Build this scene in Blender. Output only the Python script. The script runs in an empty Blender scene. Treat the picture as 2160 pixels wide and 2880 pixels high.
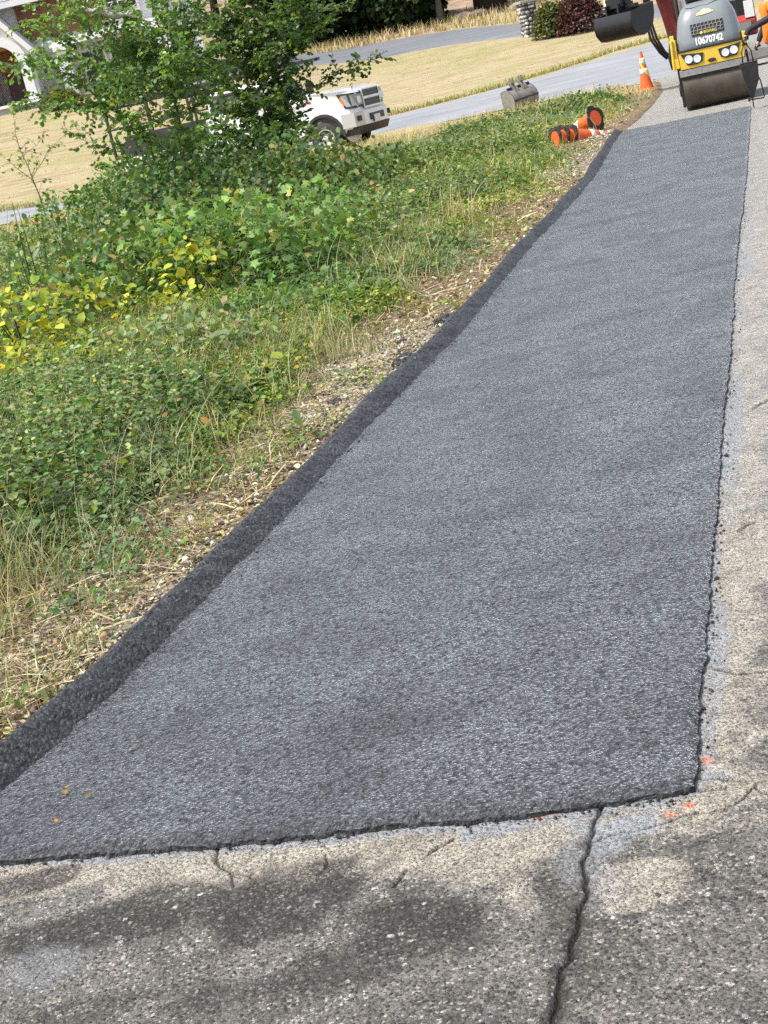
import bpy, bmesh, math, random
import numpy as np
from mathutils import Vector, Matrix, Euler

random.seed(11)
rng = np.random.default_rng(7)
R = math.radians
sc = bpy.context.scene
COL = sc.collection

# ------------------------------------------------------------------ camera maths
FOC, ROLL, PITCH, CAMH = 4332.0, R(13), R(15.3), 1.65
CAM = np.array([0, 0, CAMH])

def ray(px, py):
    x = px - 1080; y = py - 1440
    u = x*math.cos(ROLL) - y*math.sin(ROLL); v = -x*math.sin(ROLL) - y*math.cos(ROLL)
    return np.array([u, FOC*math.cos(PITCH)+v*math.sin(PITCH), -FOC*math.sin(PITCH)+v*math.cos(PITCH)])/FOC

def G(px, py, z=0.0):
    d = ray(px, py); return CAM + d*((z-CAMH)/d[2])

def atY(px, py, Y):
    d = ray(px, py); return CAM + d*(Y/d[1])

def slope(X):
    a = np.clip((np.asarray(X, float)+12)/17, 0, 1); a = a*a*(3-2*a)
    return .17 + (.105-.17)*a

def terr(X, Y):
    X = np.asarray(X, float); Y = np.asarray(Y, float)
    d = Y-46
    sp = np.where(d < -2.5, 0, np.where(d < 2.5, (d+2.5)**2/10, d))
    sp = np.where(sp > 60, 60+40*(1-np.exp(-(sp-60)/40)), sp)
    return slope(X)*sp

def hit(px, py):
    d = ray(px, py); t = 2.0
    while t < 200:
        q = CAM+d*t
        if q[2] < terr(q[0], q[1]): return q
        t += .03
    return q

# ------------------------------------------------------------------ kerb / path lines
D = 1.302
_in = [(0,1740),(150,1610),(250,1515),(340,1430),(490,1270),(600,1160),(740,1000),(880,850),(1000,730),(1080,630),(1160,530),(1230,455),(1290,385),(1330,310),(1348,285)]
_inw = [G(a*D, b*D)[:2] for a, b in _in]
_old = [G(1806,326)[:2], G(1840,290)[:2], G(1866,258)[:2]]
KX = np.array([_inw[0][0]-.45*10.0] + [p[0] for p in _inw] + [p[0] for p in _old] + [10.2, 10.4])
KY = np.array([_inw[0][1]-10.0] + [p[1] for p in _inw] + [p[1] for p in _old] + [44.2, 46])
def smooth1(y, xs, ys, w):
    return sum(np.interp(np.asarray(y, float)+o*w, ys, xs) for o in (-1, -.5, 0, .5, 1))/5
def xin(Y):
    Y = np.asarray(Y, float)
    return smooth1(Y, KX, KY, .05*np.clip(np.abs(Y), 1, 12))
KERB_END = float(_inw[-1][1])
_rt = [(1622,232),(1613,370),(1605,440),(1590,560),(1585,650),(1578,760),(1565,880),(1555,980),(1545,1100),(1535,1240),(1520,1430),(1508,1570),(1500,1690)]
_rtw = sorted([tuple(G(a*D, b*D, .018)[:2]) for a, b in _rt], key=lambda p: p[1])
RX = np.array([p[0] for p in _rtw]); RY = np.array([p[1] for p in _rtw])
def xrt(Y): return np.interp(Y, RY, RX)
def dkerb(X, Y): return (xin(Y)-X)*.94        # >0 : on the verge side

# cheap value noise (numpy)
def vnoise(x, y, seed=0):
    x = np.asarray(x, float); y = np.asarray(y, float)
    xi = np.floor(x).astype(np.int64); yi = np.floor(y).astype(np.int64)
    fx = x-xi; fy = y-yi; fx = fx*fx*(3-2*fx); fy = fy*fy*(3-2*fy)
    def h(a, b):
        n = (a*374761393 + b*668265263 + seed*982451653) & 0x7fffffff
        n = ((n ^ (n >> 13))*1274126177) & 0x7fffffff
        return ((n ^ (n >> 16)) & 0xffff)/65535.0
    return (h(xi, yi)*(1-fx)+h(xi+1, yi)*fx)*(1-fy) + (h(xi, yi+1)*(1-fx)+h(xi+1, yi+1)*fx)*fy
def fbm(x, y, seed=0, o=4):
    s = 0; a = .5
    for k in range(o):
        s = s + a*vnoise(np.asarray(x)*2**k, np.asarray(y)*2**k, seed+k*17); a *= .5
    return s/(1-.5**o)
def sstep(a, b, x):
    t = np.clip((x-a)/(b-a), 0, 1); return t*t*(3-2*t)

# ------------------------------------------------------------------ materials
def new_mat(name):
    m = bpy.data.materials.new(name); m.use_nodes = True
    nt = m.node_tree; b = nt.nodes['Principled BSDF']
    return m, nt, b
def N(nt, t, **kw):
    n = nt.nodes.new(t)
    for k, v in kw.items():
        if k.startswith('i_'): n.inputs[k[2:].replace('_', ' ')].default_value = v
        else: setattr(n, k, v)
    return n
def mixc(nt, fac, a, b, mode='MIX'):
    n = nt.nodes.new('ShaderNodeMix'); n.data_type = 'RGBA'; n.blend_type = mode
    for s, v in ((n.inputs[0], fac), (n.inputs[6], a), (n.inputs[7], b)):
        if hasattr(v, 'is_linked'): nt.links.new(v, s)
        elif isinstance(v, (int, float)): s.default_value = v
        else: s.default_value = (*v, 1)
    return n.outputs[2]
def mth(nt, op, a, b=0.0, c=0.0):
    n = nt.nodes.new('ShaderNodeMath'); n.operation = op
    for s, v in zip(n.inputs, (a, b, c)):
        if hasattr(v, 'is_linked'): nt.links.new(v, s)
        else: s.default_value = v
    return n.outputs[0]
def ramp(nt, fac, stops):
    n = nt.nodes.new('ShaderNodeValToRGB'); nt.links.new(fac, n.inputs[0])
    e = n.color_ramp.elements
    while len(e) < len(stops): e.new(.5)
    for k, (p, c) in enumerate(stops):
        e[k].position = p; e[k].color = (*c, 1) if not isinstance(c, (int, float)) else (c, c, c, 1)
    return n.outputs[0]
def gen(nt): return N(nt, 'ShaderNodeTexCoord').outputs['Object']
def noise(nt, vec, scale, detail=4, rough=.6):
    n = N(nt, 'ShaderNodeTexNoise'); n.inputs['Scale'].default_value = scale
    n.inputs['Detail'].default_value = detail; n.inputs['Roughness'].default_value = rough
    nt.links.new(vec, n.inputs['Vector']); return n.outputs[0]
def voro(nt, vec, scale, feat='F1'):
    n = N(nt, 'ShaderNodeTexVoronoi'); n.feature = feat; n.inputs['Scale'].default_value = scale
    nt.links.new(vec, n.inputs['Vector']); return n
def bump(nt, b, h, dist, strength=1.0, prev=None):
    n = N(nt, 'ShaderNodeBump'); n.inputs['Distance'].default_value = dist; n.inputs['Strength'].default_value = strength
    nt.links.new(h, n.inputs['Height'])
    if prev is not None: nt.links.new(prev, n.inputs['Normal'])
    if b is not None: nt.links.new(n.outputs[0], b.inputs['Normal'])
    return n.outputs[0]
def attr(nt, name):
    return N(nt, 'ShaderNodeAttribute', attribute_name=name)
def mapping(nt, vec, scale):
    n = N(nt, 'ShaderNodeMapping'); n.inputs['Scale'].default_value = scale
    nt.links.new(vec, n.inputs['Vector']); return n.outputs[0]

_cache = {}
def paint(name, col, rough=.5, metal=0.0, dirt=.25, scale=9, coat=0.0, dcol=(.1, .08, .06), bumpd=0.0):
    """an ordinary surface with procedural grime and roughness variation"""
    if name in _cache: return _cache[name]
    m, nt, b = new_mat(name)
    v = gen(nt); n = noise(nt, v, scale, 6, .65)
    f = ramp(nt, n, [(.42, 0.0), (.75, 1.0)])
    f2 = mth(nt, 'MULTIPLY', f, dirt)
    nt.links.new(mixc(nt, f2, col, dcol), b.inputs['Base Color'])
    nt.links.new(mth(nt, 'ADD', mth(nt, 'MULTIPLY', n, .25), rough-.12), b.inputs['Roughness'])
    b.inputs['Metallic'].default_value = metal
    b.inputs['Coat Weight'].default_value = coat
    if bumpd: bump(nt, b, noise(nt, v, scale*6, 4), bumpd)
    _cache[name] = m
    return m
def leafmat(name, rough=.42, trans=.3, spec=.45):
    m, nt, b = new_mat(name)
    a = attr(nt, 'col')
    v = gen(nt); n = noise(nt, v, 25, 2)
    c = mixc(nt, .35, a.outputs['Color'], ramp(nt, n, [(.3, .35), (.7, .65)]), 'OVERLAY')
    nt.links.new(c, b.inputs['Base Color'])
    b.inputs['Roughness'].default_value = rough; b.inputs['Specular IOR Level'].default_value = spec
    t = N(nt, 'ShaderNodeBsdfTranslucent')
    c2 = mixc(nt, 1.0, c, (1.5, 1.45, .55), 'MULTIPLY')
    nt.links.new(c2, t.inputs['Color'])
    mx = N(nt, 'ShaderNodeMixShader'); mx.inputs[0].default_value = trans
    nt.links.new(b.outputs[0], mx.inputs[1]); nt.links.new(t.outputs[0], mx.inputs[2])
    nt.links.new(mx.outputs[0], nt.nodes['Material Output'].inputs[0])
    return m
LEAF = leafmat('leaf', .36, .44, .42)
WEED = leafmat('weed_leaf', .5, .3, .28)
STRAW = leafmat('dry_straw', .7, .2, .2)
FARLEAF = leafmat('far_leaf', .6, .2, .25)

def bark_mat(name, c1, c2):
    m, nt, b = new_mat(name); v = gen(nt)
    n = noise(nt, mapping(nt, v, (1, 1, .25)), 30, 5)
    nt.links.new(ramp(nt, n, [(.3, c1), (.7, c2)]), b.inputs['Base Color']); b.inputs['Roughness'].default_value = .85
    bump(nt, b, n, .006); return m
BARK = bark_mat('bark', (.07, .06, .045), (.2, .18, .145))
BARKD = bark_mat('dark_bark', (.012, .01, .009), (.04, .032, .026))

# ------------------------------------------------------------------ mesh helpers
class MB:
    def __init__(s): s.v = []; s.f = []
    def add(s, vs, fs, M=None):
        o = len(s.v)
        for p in vs: s.v.append(tuple(M @ Vector(p)) if M is not None else tuple(p))
        for f in fs: s.f.append(tuple(i+o for i in f))
        return s
    def box(s, c, d, rot=(0, 0, 0), taper=1.0):
        x, y, z = d[0]/2, d[1]/2, d[2]/2; t = taper
        vs = [(-x,-y,-z),(x,-y,-z),(x,y,-z),(-x,y,-z),(-x*t,-y*t,z),(x*t,-y*t,z),(x*t,y*t,z),(-x*t,y*t,z)]
        return s.add(vs, [(0,3,2,1),(4,5,6,7),(0,1,5,4),(1,2,6,5),(2,3,7,6),(3,0,4,7)], Matrix.Translation(c) @ Euler(rot).to_matrix().to_4x4())
    def tube(s, path, rad, n=8, cap=True):
        path = [Vector(p) for p in path]
        if isinstance(rad, (int, float)): rad = [rad]*len(path)
        up = Vector((0, 0, 1)); rings = []; o = len(s.v)
        t0 = (path[1]-path[0]).normalized()
        a = t0.cross(up);
        if a.length < .05: a = t0.cross(Vector((1, 0, 0)))
        a.normalize()
        for i, p in enumerate(path):
            t = (path[min(i+1, len(path)-1)]-path[max(i-1, 0)]).normalized()
            a = (a - t*a.dot(t)).normalized(); b = t.cross(a)
            for k in range(n):
                q = 2*math.pi*k/n
                s.v.append(tuple(p + a*(rad[i]*math.cos(q)) + b*(rad[i]*math.sin(q))))
        for i in range(len(path)-1):
            for k in range(n):
                k2 = (k+1) % n
                s.f.append((o+i*n+k, o+i*n+k2, o+(i+1)*n+k2, o+(i+1)*n+k))
        if cap:
            s.f.append(tuple(o+k for k in reversed(range(n))))
            e = o+(len(path)-1)*n; s.f.append(tuple(e+k for k in range(n)))
        return s
    def lathe(s, prof, n=24, M=None, close=False):
        o = len(s.v); vs = []; fs = []
        for r, z in prof:
            for k in range(n):
                q = 2*math.pi*k/n; vs.append((r*math.cos(q), r*math.sin(q), z))
        L = len(prof)
        for i in range(L if close else L-1):
            j = (i+1) % L
            for k in range(n):
                k2 = (k+1) % n; fs.append((i*n+k, i*n+k2, j*n+k2, j*n+k))
        if not close:
            if prof[0][0] > 1e-4: fs.append(tuple(reversed(range(n))))
            if prof[-1][0] > 1e-4: fs.append(tuple((L-1)*n+k for k in range(n)))
        return s.add(vs, fs, M)
    def prism(s, poly, y0, y1, M=None):
        """poly in (x,z), extruded along y"""
        n = len(poly); vs = [(x, y0, z) for x, z in poly]+[(x, y1, z) for x, z in poly]
        fs = [tuple(range(n)), tuple(reversed(range(n, 2*n)))]
        for k in range(n):
            k2 = (k+1) % n; fs.append((k2, k, n+k, n+k2))
        return s.add(vs, fs, M)
    def loft(s, rings, cap=True):
        o = len(s.v); n = len(rings[0]); vs = [p for r_ in rings for p in r_]; fs = []
        for i in range(len(rings)-1):
            for k in range(n):
                k2 = (k+1) % n; fs.append((i*n+k, i*n+k2, (i+1)*n+k2, (i+1)*n+k))
        if cap:
            fs.append(tuple(reversed(range(n)))); fs.append(tuple((len(rings)-1)*n+k for k in range(n)))
        return s.add(vs, fs)
    def build(s, name, mat, parent=None, smooth=False, bevel=0.0, recalc=True):
        me = bpy.data.meshes.new(name); me.from_pydata(s.v, [], s.f)
        bm = bmesh.new(); bm.from_mesh(me)
        if recalc: bmesh.ops.recalc_face_normals(bm, faces=bm.faces)
        bm.to_mesh(me); bm.free()
        if smooth:
            me.shade_smooth()
        if mat is not None: me.materials.append(mat)
        o = bpy.data.objects.new(name, me); COL.objects.link(o)
        if parent is not None: o.parent = parent
        if bevel:
            md = o.modifiers.new('bevel', 'BEVEL'); md.width = bevel; md.segments = 2; md.limit_method = 'ANGLE'; md.angle_limit = R(35)
            me.shade_smooth()
            md.harden_normals = True
        elif smooth == 'auto':
            md = o.modifiers.new('split', 'EDGE_SPLIT'); md.split_angle = R(40)
        return o
def axis_m(p, z, x=None):
    """matrix with local z along z, at p"""
    z = Vector(z).normalized(); x = Vector(x) if x is not None else (Vector((1, 0, 0)) if abs(z.x) < .9 else Vector((0, 1, 0)))
    y = z.cross(x).normalized(); x = y.cross(z)
    M = Matrix((x, y, z)).transposed().to_4x4(); M.translation = Vector(p); return M

def np_mesh(name, verts, facelists, mat, parent=None, attrs=None, colors=None, smooth=False):
    me = bpy.data.meshes.new(name)
    verts = np.asarray(verts, np.float32)
    me.vertices.add(len(verts)); me.vertices.foreach_set('co', verts.ravel())
    facelists = [np.asarray(f, np.int32) for f in facelists if len(f)]
    loops = np.concatenate([f.ravel() for f in facelists])
    tot = np.concatenate([np.full(len(f), f.shape[1], np.int32) for f in facelists])
    start = np.concatenate([[0], np.cumsum(tot)[:-1]]).astype(np.int32)
    me.loops.add(len(loops)); me.loops.foreach_set('vertex_index', loops)
    me.polygons.add(len(tot)); me.polygons.foreach_set('loop_start', start); me.polygons.foreach_set('loop_total', tot)
    if smooth: me.polygons.foreach_set('use_smooth', np.ones(len(tot), bool))
    me.update(calc_edges=True)
    for k, a in (attrs or {}).items():
        at = me.attributes.new(k, 'FLOAT', 'POINT'); at.data.foreach_set('value', np.asarray(a, np.float32))
    if colors is not None:
        at = me.attributes.new('col', 'FLOAT_COLOR', 'POINT')
        c = np.ones((len(verts), 4), np.float32); c[:, :3] = colors; at.data.foreach_set('color', c.ravel())
    me.materials.append(mat)
    o = bpy.data.objects.new(name, me); COL.objects.link(o)
    if parent is not None: o.parent = parent
    return o
def grid_faces(nr, nc):
    i = np.arange(nr-1)[:, None]*nc + np.arange(nc-1)[None, :]
    i = i.ravel(); return np.stack([i, i+1, i+nc+1, i+nc], 1)
def compact(verts, faces, attrs):
    used = np.unique(faces); mp = np.zeros(len(verts), np.int64); mp[used] = np.arange(len(used))
    return verts[used], mp[faces], {k: a[used] for k, a in attrs.items()}

def thing(name, label, cat, loc=(0, 0, 0), rotz=0.0, group=None):
    o = bpy.data.objects.new(name, None); COL.objects.link(o); o.empty_display_size = .2
    o.location = loc; o.rotation_euler = (0, 0, rotz); o['label'] = label; o['category'] = cat
    if group: o['group'] = group
    return o
def tag(o, label, cat, group=None, kind=None):
    o['label'] = label; o['category'] = cat
    if group: o['group'] = group
    if kind: o['kind'] = kind
    return o
def struct(o, label=None):
    o['kind'] = 'structure'
    if label: o['label'] = label
    return o

# ------------------------------------------------------------------ leaf bags
T_OVATE = (np.array([(0,0,0),(.36,.28,.07),(.33,.68,.07),(0,1,-.05),(-.33,.68,.07),(-.36,.28,.07)]), [(0,1,2,3),(0,3,4,5)])
T_NARROW = (np.array([(0,0,0),(.16,.35,.03),(.12,.72,.0),(0,1,-.08),(-.12,.72,.0),(-.16,.35,.03)]), [(0,1,2,3),(0,3,4,5)])
T_MAPLE = (np.array([(0,0,0),(.5,.1,.02),(.3,.38,.06),(.62,.72,0),(.22,.66,.07),(0,1.05,-.05),(-.22,.66,.07),(-.62,.72,0),(-.3,.38,.06),(-.5,.1,.02)]), [(0,1,2,2),(0,2,3,4),(0,4,5,6),(0,6,7,8),(0,8,9,9)])
T_CARD = (np.array([(-.5,0,0),(.1,-.1,.1),(.5,.4,0),(.25,.9,-.1),(-.2,1,.05),(-.6,.55,-.05)]), [(0,1,2,3),(0,3,4,5)])
class Bag:
    def __init__(s): s.V = []; s.Q = []; s.T = []; s.C = []; s.n = 0
    def add(s, tmpl, pos, d, nrm, size, col, wid=1.0):
        pos = np.asarray(pos, float); n = len(pos)
        if n == 0: return
        d = d/np.linalg.norm(d, axis=1, keepdims=True)
        x = np.cross(d, nrm); x /= np.linalg.norm(x, axis=1, keepdims=True)+1e-9
        nn = np.cross(x, d)
        tv, tf = tmpl; k = len(tv); size = np.broadcast_to(np.asarray(size, float), (n,))[:, None, None]
        V = pos[:, None] + size*(tv[None, :, 0, None]*wid*x[:, None] + tv[None, :, 1, None]*d[:, None] + tv[None, :, 2, None]*nn[:, None])
        s.V.append(V.reshape(-1, 3)); s.C.append(np.repeat(np.asarray(col, float), k, axis=0))
        base = s.n + np.arange(n)*k
        for f in tf:
            if len(set(f)) == 3: s.T.append(np.stack([base+i for i in f[:3]], 1))
            else: s.Q.append(np.stack([base+i for i in f], 1))
        s.n += n*k
    def build(s, name, mat, parent=None, origin=None):
        V = np.concatenate(s.V)
        if origin is not None: V = V - np.asarray(origin)
        fl = []
        if s.Q: fl.append(np.concatenate(s.Q))
        if s.T: fl.append(np.concatenate(s.T))
        return np_mesh(name, V, fl, mat, parent, colors=np.concatenate(s.C))
    def blades(s, pos, hgt, lean, wid, col, segs=3):
        """curved grass blades: ribbons"""
        pos = np.asarray(pos, float); n = len(pos)
        if n == 0: return
        az = rng.uniform(0, 2*np.pi, n); side = np.stack([-np.sin(az), np.cos(az), np.zeros(n)], 1)
        out = np.stack([np.cos(az), np.sin(az), np.zeros(n)], 1)
        k = (segs+1)*2; V = np.zeros((n, k, 3))
        for i in range(segs+1):
            t = i/segs; w = wid*(1-t*.85)
            c = pos + np.array([0, 0, 1])*(hgt*t*(1-.35*lean*t))[:, None] + out*(hgt*lean*t*t)[:, None]
            V[:, 2*i] = c-side*w[:, None]/2; V[:, 2*i+1] = c+side*w[:, None]/2
        base = s.n + np.arange(n)*k
        for i in range(segs):
            s.Q.append(np.stack([base+2*i, base+2*i+1, base+2*i+3, base+2*i+2], 1))
        s.V.append(V.reshape(-1, 3)); s.C.append(np.repeat(np.asarray(col, float), k, axis=0)); s.n += n*k
def rdir(n, up=0.0, spread=1.0):
    d = rng.normal(size=(n, 3))*spread; d[:, 2] += up
    return d/np.linalg.norm(d, axis=1, keepdims=True)
def cols(n, palette, jit=.15):
    """random mix of palette colours [(weight, rgb)]"""
    w = np.array([p[0] for p in palette], float); w /= w.sum()
    c = np.array([p[1] for p in palette])[rng.choice(len(w), n, p=w)]
    return np.clip(c*(1+jit*rng.normal(size=(n, 1)))*(1+.06*rng.normal(size=(n, 3))), .004, 1)

exec_order = []
# ================================================================== GROUND
def make_ground():
    Ys = [-8., -5, -3, -1.5, 0, 1, 1.8]
    y = 2.4
    while y < 420: Ys.append(y); y += max(.03, .011*y) if y < 60 else .03*y
    Ys = np.array(Ys)
    # columns: distance from the kerb on the verge side, then on the paved side
    left = -np.concatenate([np.linspace(0, .6, 22), np.linspace(.6, 1, 60)[1:]])
    nc = 260
    t = np.linspace(-1, 1, nc); t = np.sign(t)*np.abs(t)**1.6
    X = np.zeros((len(Ys), nc)); Yg = np.repeat(Ys[:, None], nc, 1)
    half = np.maximum(9, .55*np.abs(Ys)+7); half = np.where(Ys > 100, .55*Ys+7+(Ys-100)*.8, half)
    k0 = np.where(Ys < 40, xin(np.clip(Ys, -8, 45)), np.interp(Ys, [40, 60], [xin(40.), 0]))
    X = k0[:, None] + t[None, :]*half[:, None] - .12*np.clip(1-np.abs(t)[None]*8, 0, 1)
    d = dkerb(X, np.clip(Yg, -8, 45))
    verge = sstep(.02, .13, d)*(Yg < 44)
    n1 = fbm(X*1.3, Yg*1.3, 3); n2 = fbm(X*6, Yg*6, 5)
    Z = terr(X, Yg)
    Zv = .035 + .06*(n1-.5) + .035*(n2-.5) + .06*sstep(.5, 2.5, d)
    Z = Z + verge*Zv*(1-.85*sstep(33, 40, Yg)) + (1-verge)*np.where(Yg < 47, -.07, -.0)
    Z = Z - np.where((Yg >= 43.0) & (Yg < 48), .03, 0)
    # masks
    lawn = np.maximum(sstep(36, 41, Yg + 2.0*(n1-.5) + .35*np.clip(-X-2, -4, 6)), 0)
    lawn = np.where((X > 3.0) & (Yg < 43) , lawn*sstep(.3, 1.0, d), lawn)
    gravel = np.clip(1-np.abs(d-.42)/.55, 0, 1)*(Yg < 27)*sstep(.42, .62, fbm(X*.9+5, Yg*.55, 9)+.18*np.exp(-((Yg-8.4)/1.6)**2))
    green = sstep(.45, .62, fbm(X*.5, Yg*.5, 21))
    wild = sstep(75, 79, Yg)*sstep(1, 3, X) + sstep(90, 100, Yg)
    V = np.stack([X, Yg, Z], 2).reshape(-1, 3)
    m, nt, b = new_mat('ground')
    v = gen(nt)
    aL, aG, aN, aW = (attr(nt, k).outputs['Fac'] for k in ('lawn', 'gravel', 'green', 'wild'))
    nf = noise(nt, v, 38, 6, .7); nm = noise(nt, v, 5, 5); nl = noise(nt, v, .7, 4)
    soil = mixc(nt, ramp(nt, nf, [(.35, 0.0), (.68, 1.0)]), (.075, .048, .027), (.3, .215, .125))
    soil = mixc(nt, ramp(nt, nm, [(.4, 0.0), (.65, .7)]), soil, (.24, .175, .105))
    vor = voro(nt, v, 60); vr = N(nt, 'ShaderNodeSeparateColor'); nt.links.new(vor.outputs['Color'], vr.inputs[0])
    stone = ramp(nt, vr.outputs[0], [(0, (.14, .13, .12)), (.4, (.42, .39, .33)), (1, (.68, .65, .58))])
    stone = mixc(nt, ramp(nt, vor.outputs['Distance'], [(.35, 0.0), (.8, .75)]), stone, (.09, .075, .055))
    stretch = mapping(nt, v, (.35, 1.5, 1))
    ns = noise(nt, stretch, 2.2, 5, .65)
    lawnc = ramp(nt, ns, [(.25, (.2, .16, .08)), (.45, (.34, .275, .155)), (.58, (.42, .345, .21)), (.8, (.3, .26, .12))])
    lawnc = mixc(nt, mth(nt, 'MULTIPLY', aN, ramp(nt, nl, [(.45, 0.0), (.62, .55)])), lawnc, (.24, .27, .075))
    lawnc = mixc(nt, ramp(nt, noise(nt, mapping(nt, v, (.5, 1.6, 1)), 7, 6, .75), [(.4, 0.0), (.7, .45)]), lawnc, (.22, .18, .09))
    lawnc = mixc(nt, .16, lawnc, ramp(nt, noise(nt, v, 14, 5, .75), [(.3, .2), (.7, .8)]), 'OVERLAY')
    soil = mixc(nt, mth(nt, 'MULTIPLY', attr(nt, 'humus_shade').outputs['Fac'], .8), soil, (.035, .026, .016))  # darker soil under the weeds, which also paints in the shade beneath leaves
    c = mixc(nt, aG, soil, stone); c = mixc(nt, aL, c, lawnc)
    wildc = ramp(nt, noise(nt, v, 1.3, 6, .7), [(.3, (.12, .085, .05)), (.5, (.36, .26, .17)), (.7, (.5, .4, .3))])
    c = mixc(nt, aW, c, wildc)
    nt.links.new(c, b.inputs['Base Color']); b.inputs['Roughness'].default_value = .9; b.inputs['Specular IOR Level'].default_value = .2
    p = bump(nt, None, nf, .02, .9); bump(nt, b, vor.outputs['Distance'], -.006, .6, p)
    o = np_mesh('ground', V, [grid_faces(len(Ys), nc)], m, attrs=dict(lawn=lawn.ravel(), gravel=gravel.ravel(), green=green.ravel(), humus_shade=(sstep(.9, 1.8, d)*(1-lawn)).ravel(), wild=wild.ravel()), smooth=True)
    struct(o, 'dry verge and sloping parched lawn')
def gz(X, Y):
    d = dkerb(X, np.clip(Y, -8, 45)); n1 = fbm(np.asarray(X)*1.3, np.asarray(Y)*1.3, 3)
    return terr(X, Y) + np.where(np.asarray(Y) < 44, (.035+.06*(n1-.5)+.06*sstep(.5, 2.5, d))*(1-.85*sstep(33, 40, Y)), 0)

# ================================================================== OLD PAVEMENT
def C1(x, y): return (1560+.3617*x, 2080+.3617*y)
def C2(x, y): return (.4822*x, 2380+.4822*y)
def C3(x, y): return (800+.4822*x, 2180+.4822*y)
CR_MAIN = [C1(*p) for p in [(365,520),(340,585),(300,660),(285,730),(250,880),(222,1000),(236,1130),(210,1270),(180,1350),(150,1480),(140,1640),(90,1760),(62,1900),(35,2000),(5,2100),(-25,2200),(-40,2330)]]
CRACKS = [(CR_MAIN, .0055, .009),
    ([C1(*p) for p in [(1060,322),(1160,318),(1260,298),(1340,314),(1450,318),(1500,322)]], .0045, .007),
    ([C1(*p) for p in [(1010,440),(1060,412),(1200,396),(1350,380)]], .0032, .006),
    ([C1(*p) for p in [(365,788),(480,742),(620,720),(760,690),(900,648),(1010,603),(1170,570),(1310,545),(1400,500),(1490,435),(1555,365),(1560,325)]], .0034, .006),
    ([C1(*p) for p in [(1560,365),(1600,385),(1680,430),(1800,470)]], .004, .006),
    ([C2(*p) for p in [(1266,5),(1285,80),(1310,132),(1348,172),(1345,240)]], .0035, .006),
    ([C2(*p) for p in [(1348,165),(1420,160),(1495,188)]], .003, .005),
    ([C3(*p) for p in [(815,470),(890,415),(985,362)]], .005, .01),
    ([C3(*p) for p in [(660,640),(690,590),(735,545)]], .005, .01),
    ([C3(*p) for p in [(1070,270),(1100,330)]], .004, .008),
    ([C3(*p) for p in [(215,560),(235,490),(250,455)]], .004, .008),
    ([(2040,1500),(2075,1492),(2110,1470),(2165,1455)], .006, .006),
    ([(2010,1880),(2060,1900),(2165,1890)], .004, .004),
    ([(2065,1160),(2110,1150),(2165,1120)], .006, .006)]
def polydist(X, Y, pts):
    d = np.full(X.shape, 9.0)
    for (x0, y0), (x1, y1) in zip(pts[:-1], pts[1:]):
        ex, ey = x1-x0, y1-y0; L = ex*ex+ey*ey+1e-12
        t = np.clip(((X-x0)*ex+(Y-y0)*ey)/L, 0, 1)
        d = np.minimum(d, np.hypot(X-x0-t*ex, Y-y0-t*ey))
    return d
_bot = [(1503,1701),(1498,1704),(1420,1720),(1300,1740),(1150,1765),(880,1785),(680,1808),(500,1825),(250,1845),(0,1865),(-200,1885)]
BOT = [tuple(G(a*D, b*D, .006)[:2]) for a, b in _bot]
BOTX = np.array([p[0] for p in BOT][::-1]); BOTY = np.array([p[1] for p in BOT][::-1])
def blob(X, Y, px, py, rx, ry):
    q = G(px, py); w = (fbm(X*7, Y*7, int(px) % 97)-.5)*1.1
    return sstep(1.25, .45, np.hypot((X-q[0])/rx, (Y-q[1])/ry)+w)
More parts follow.
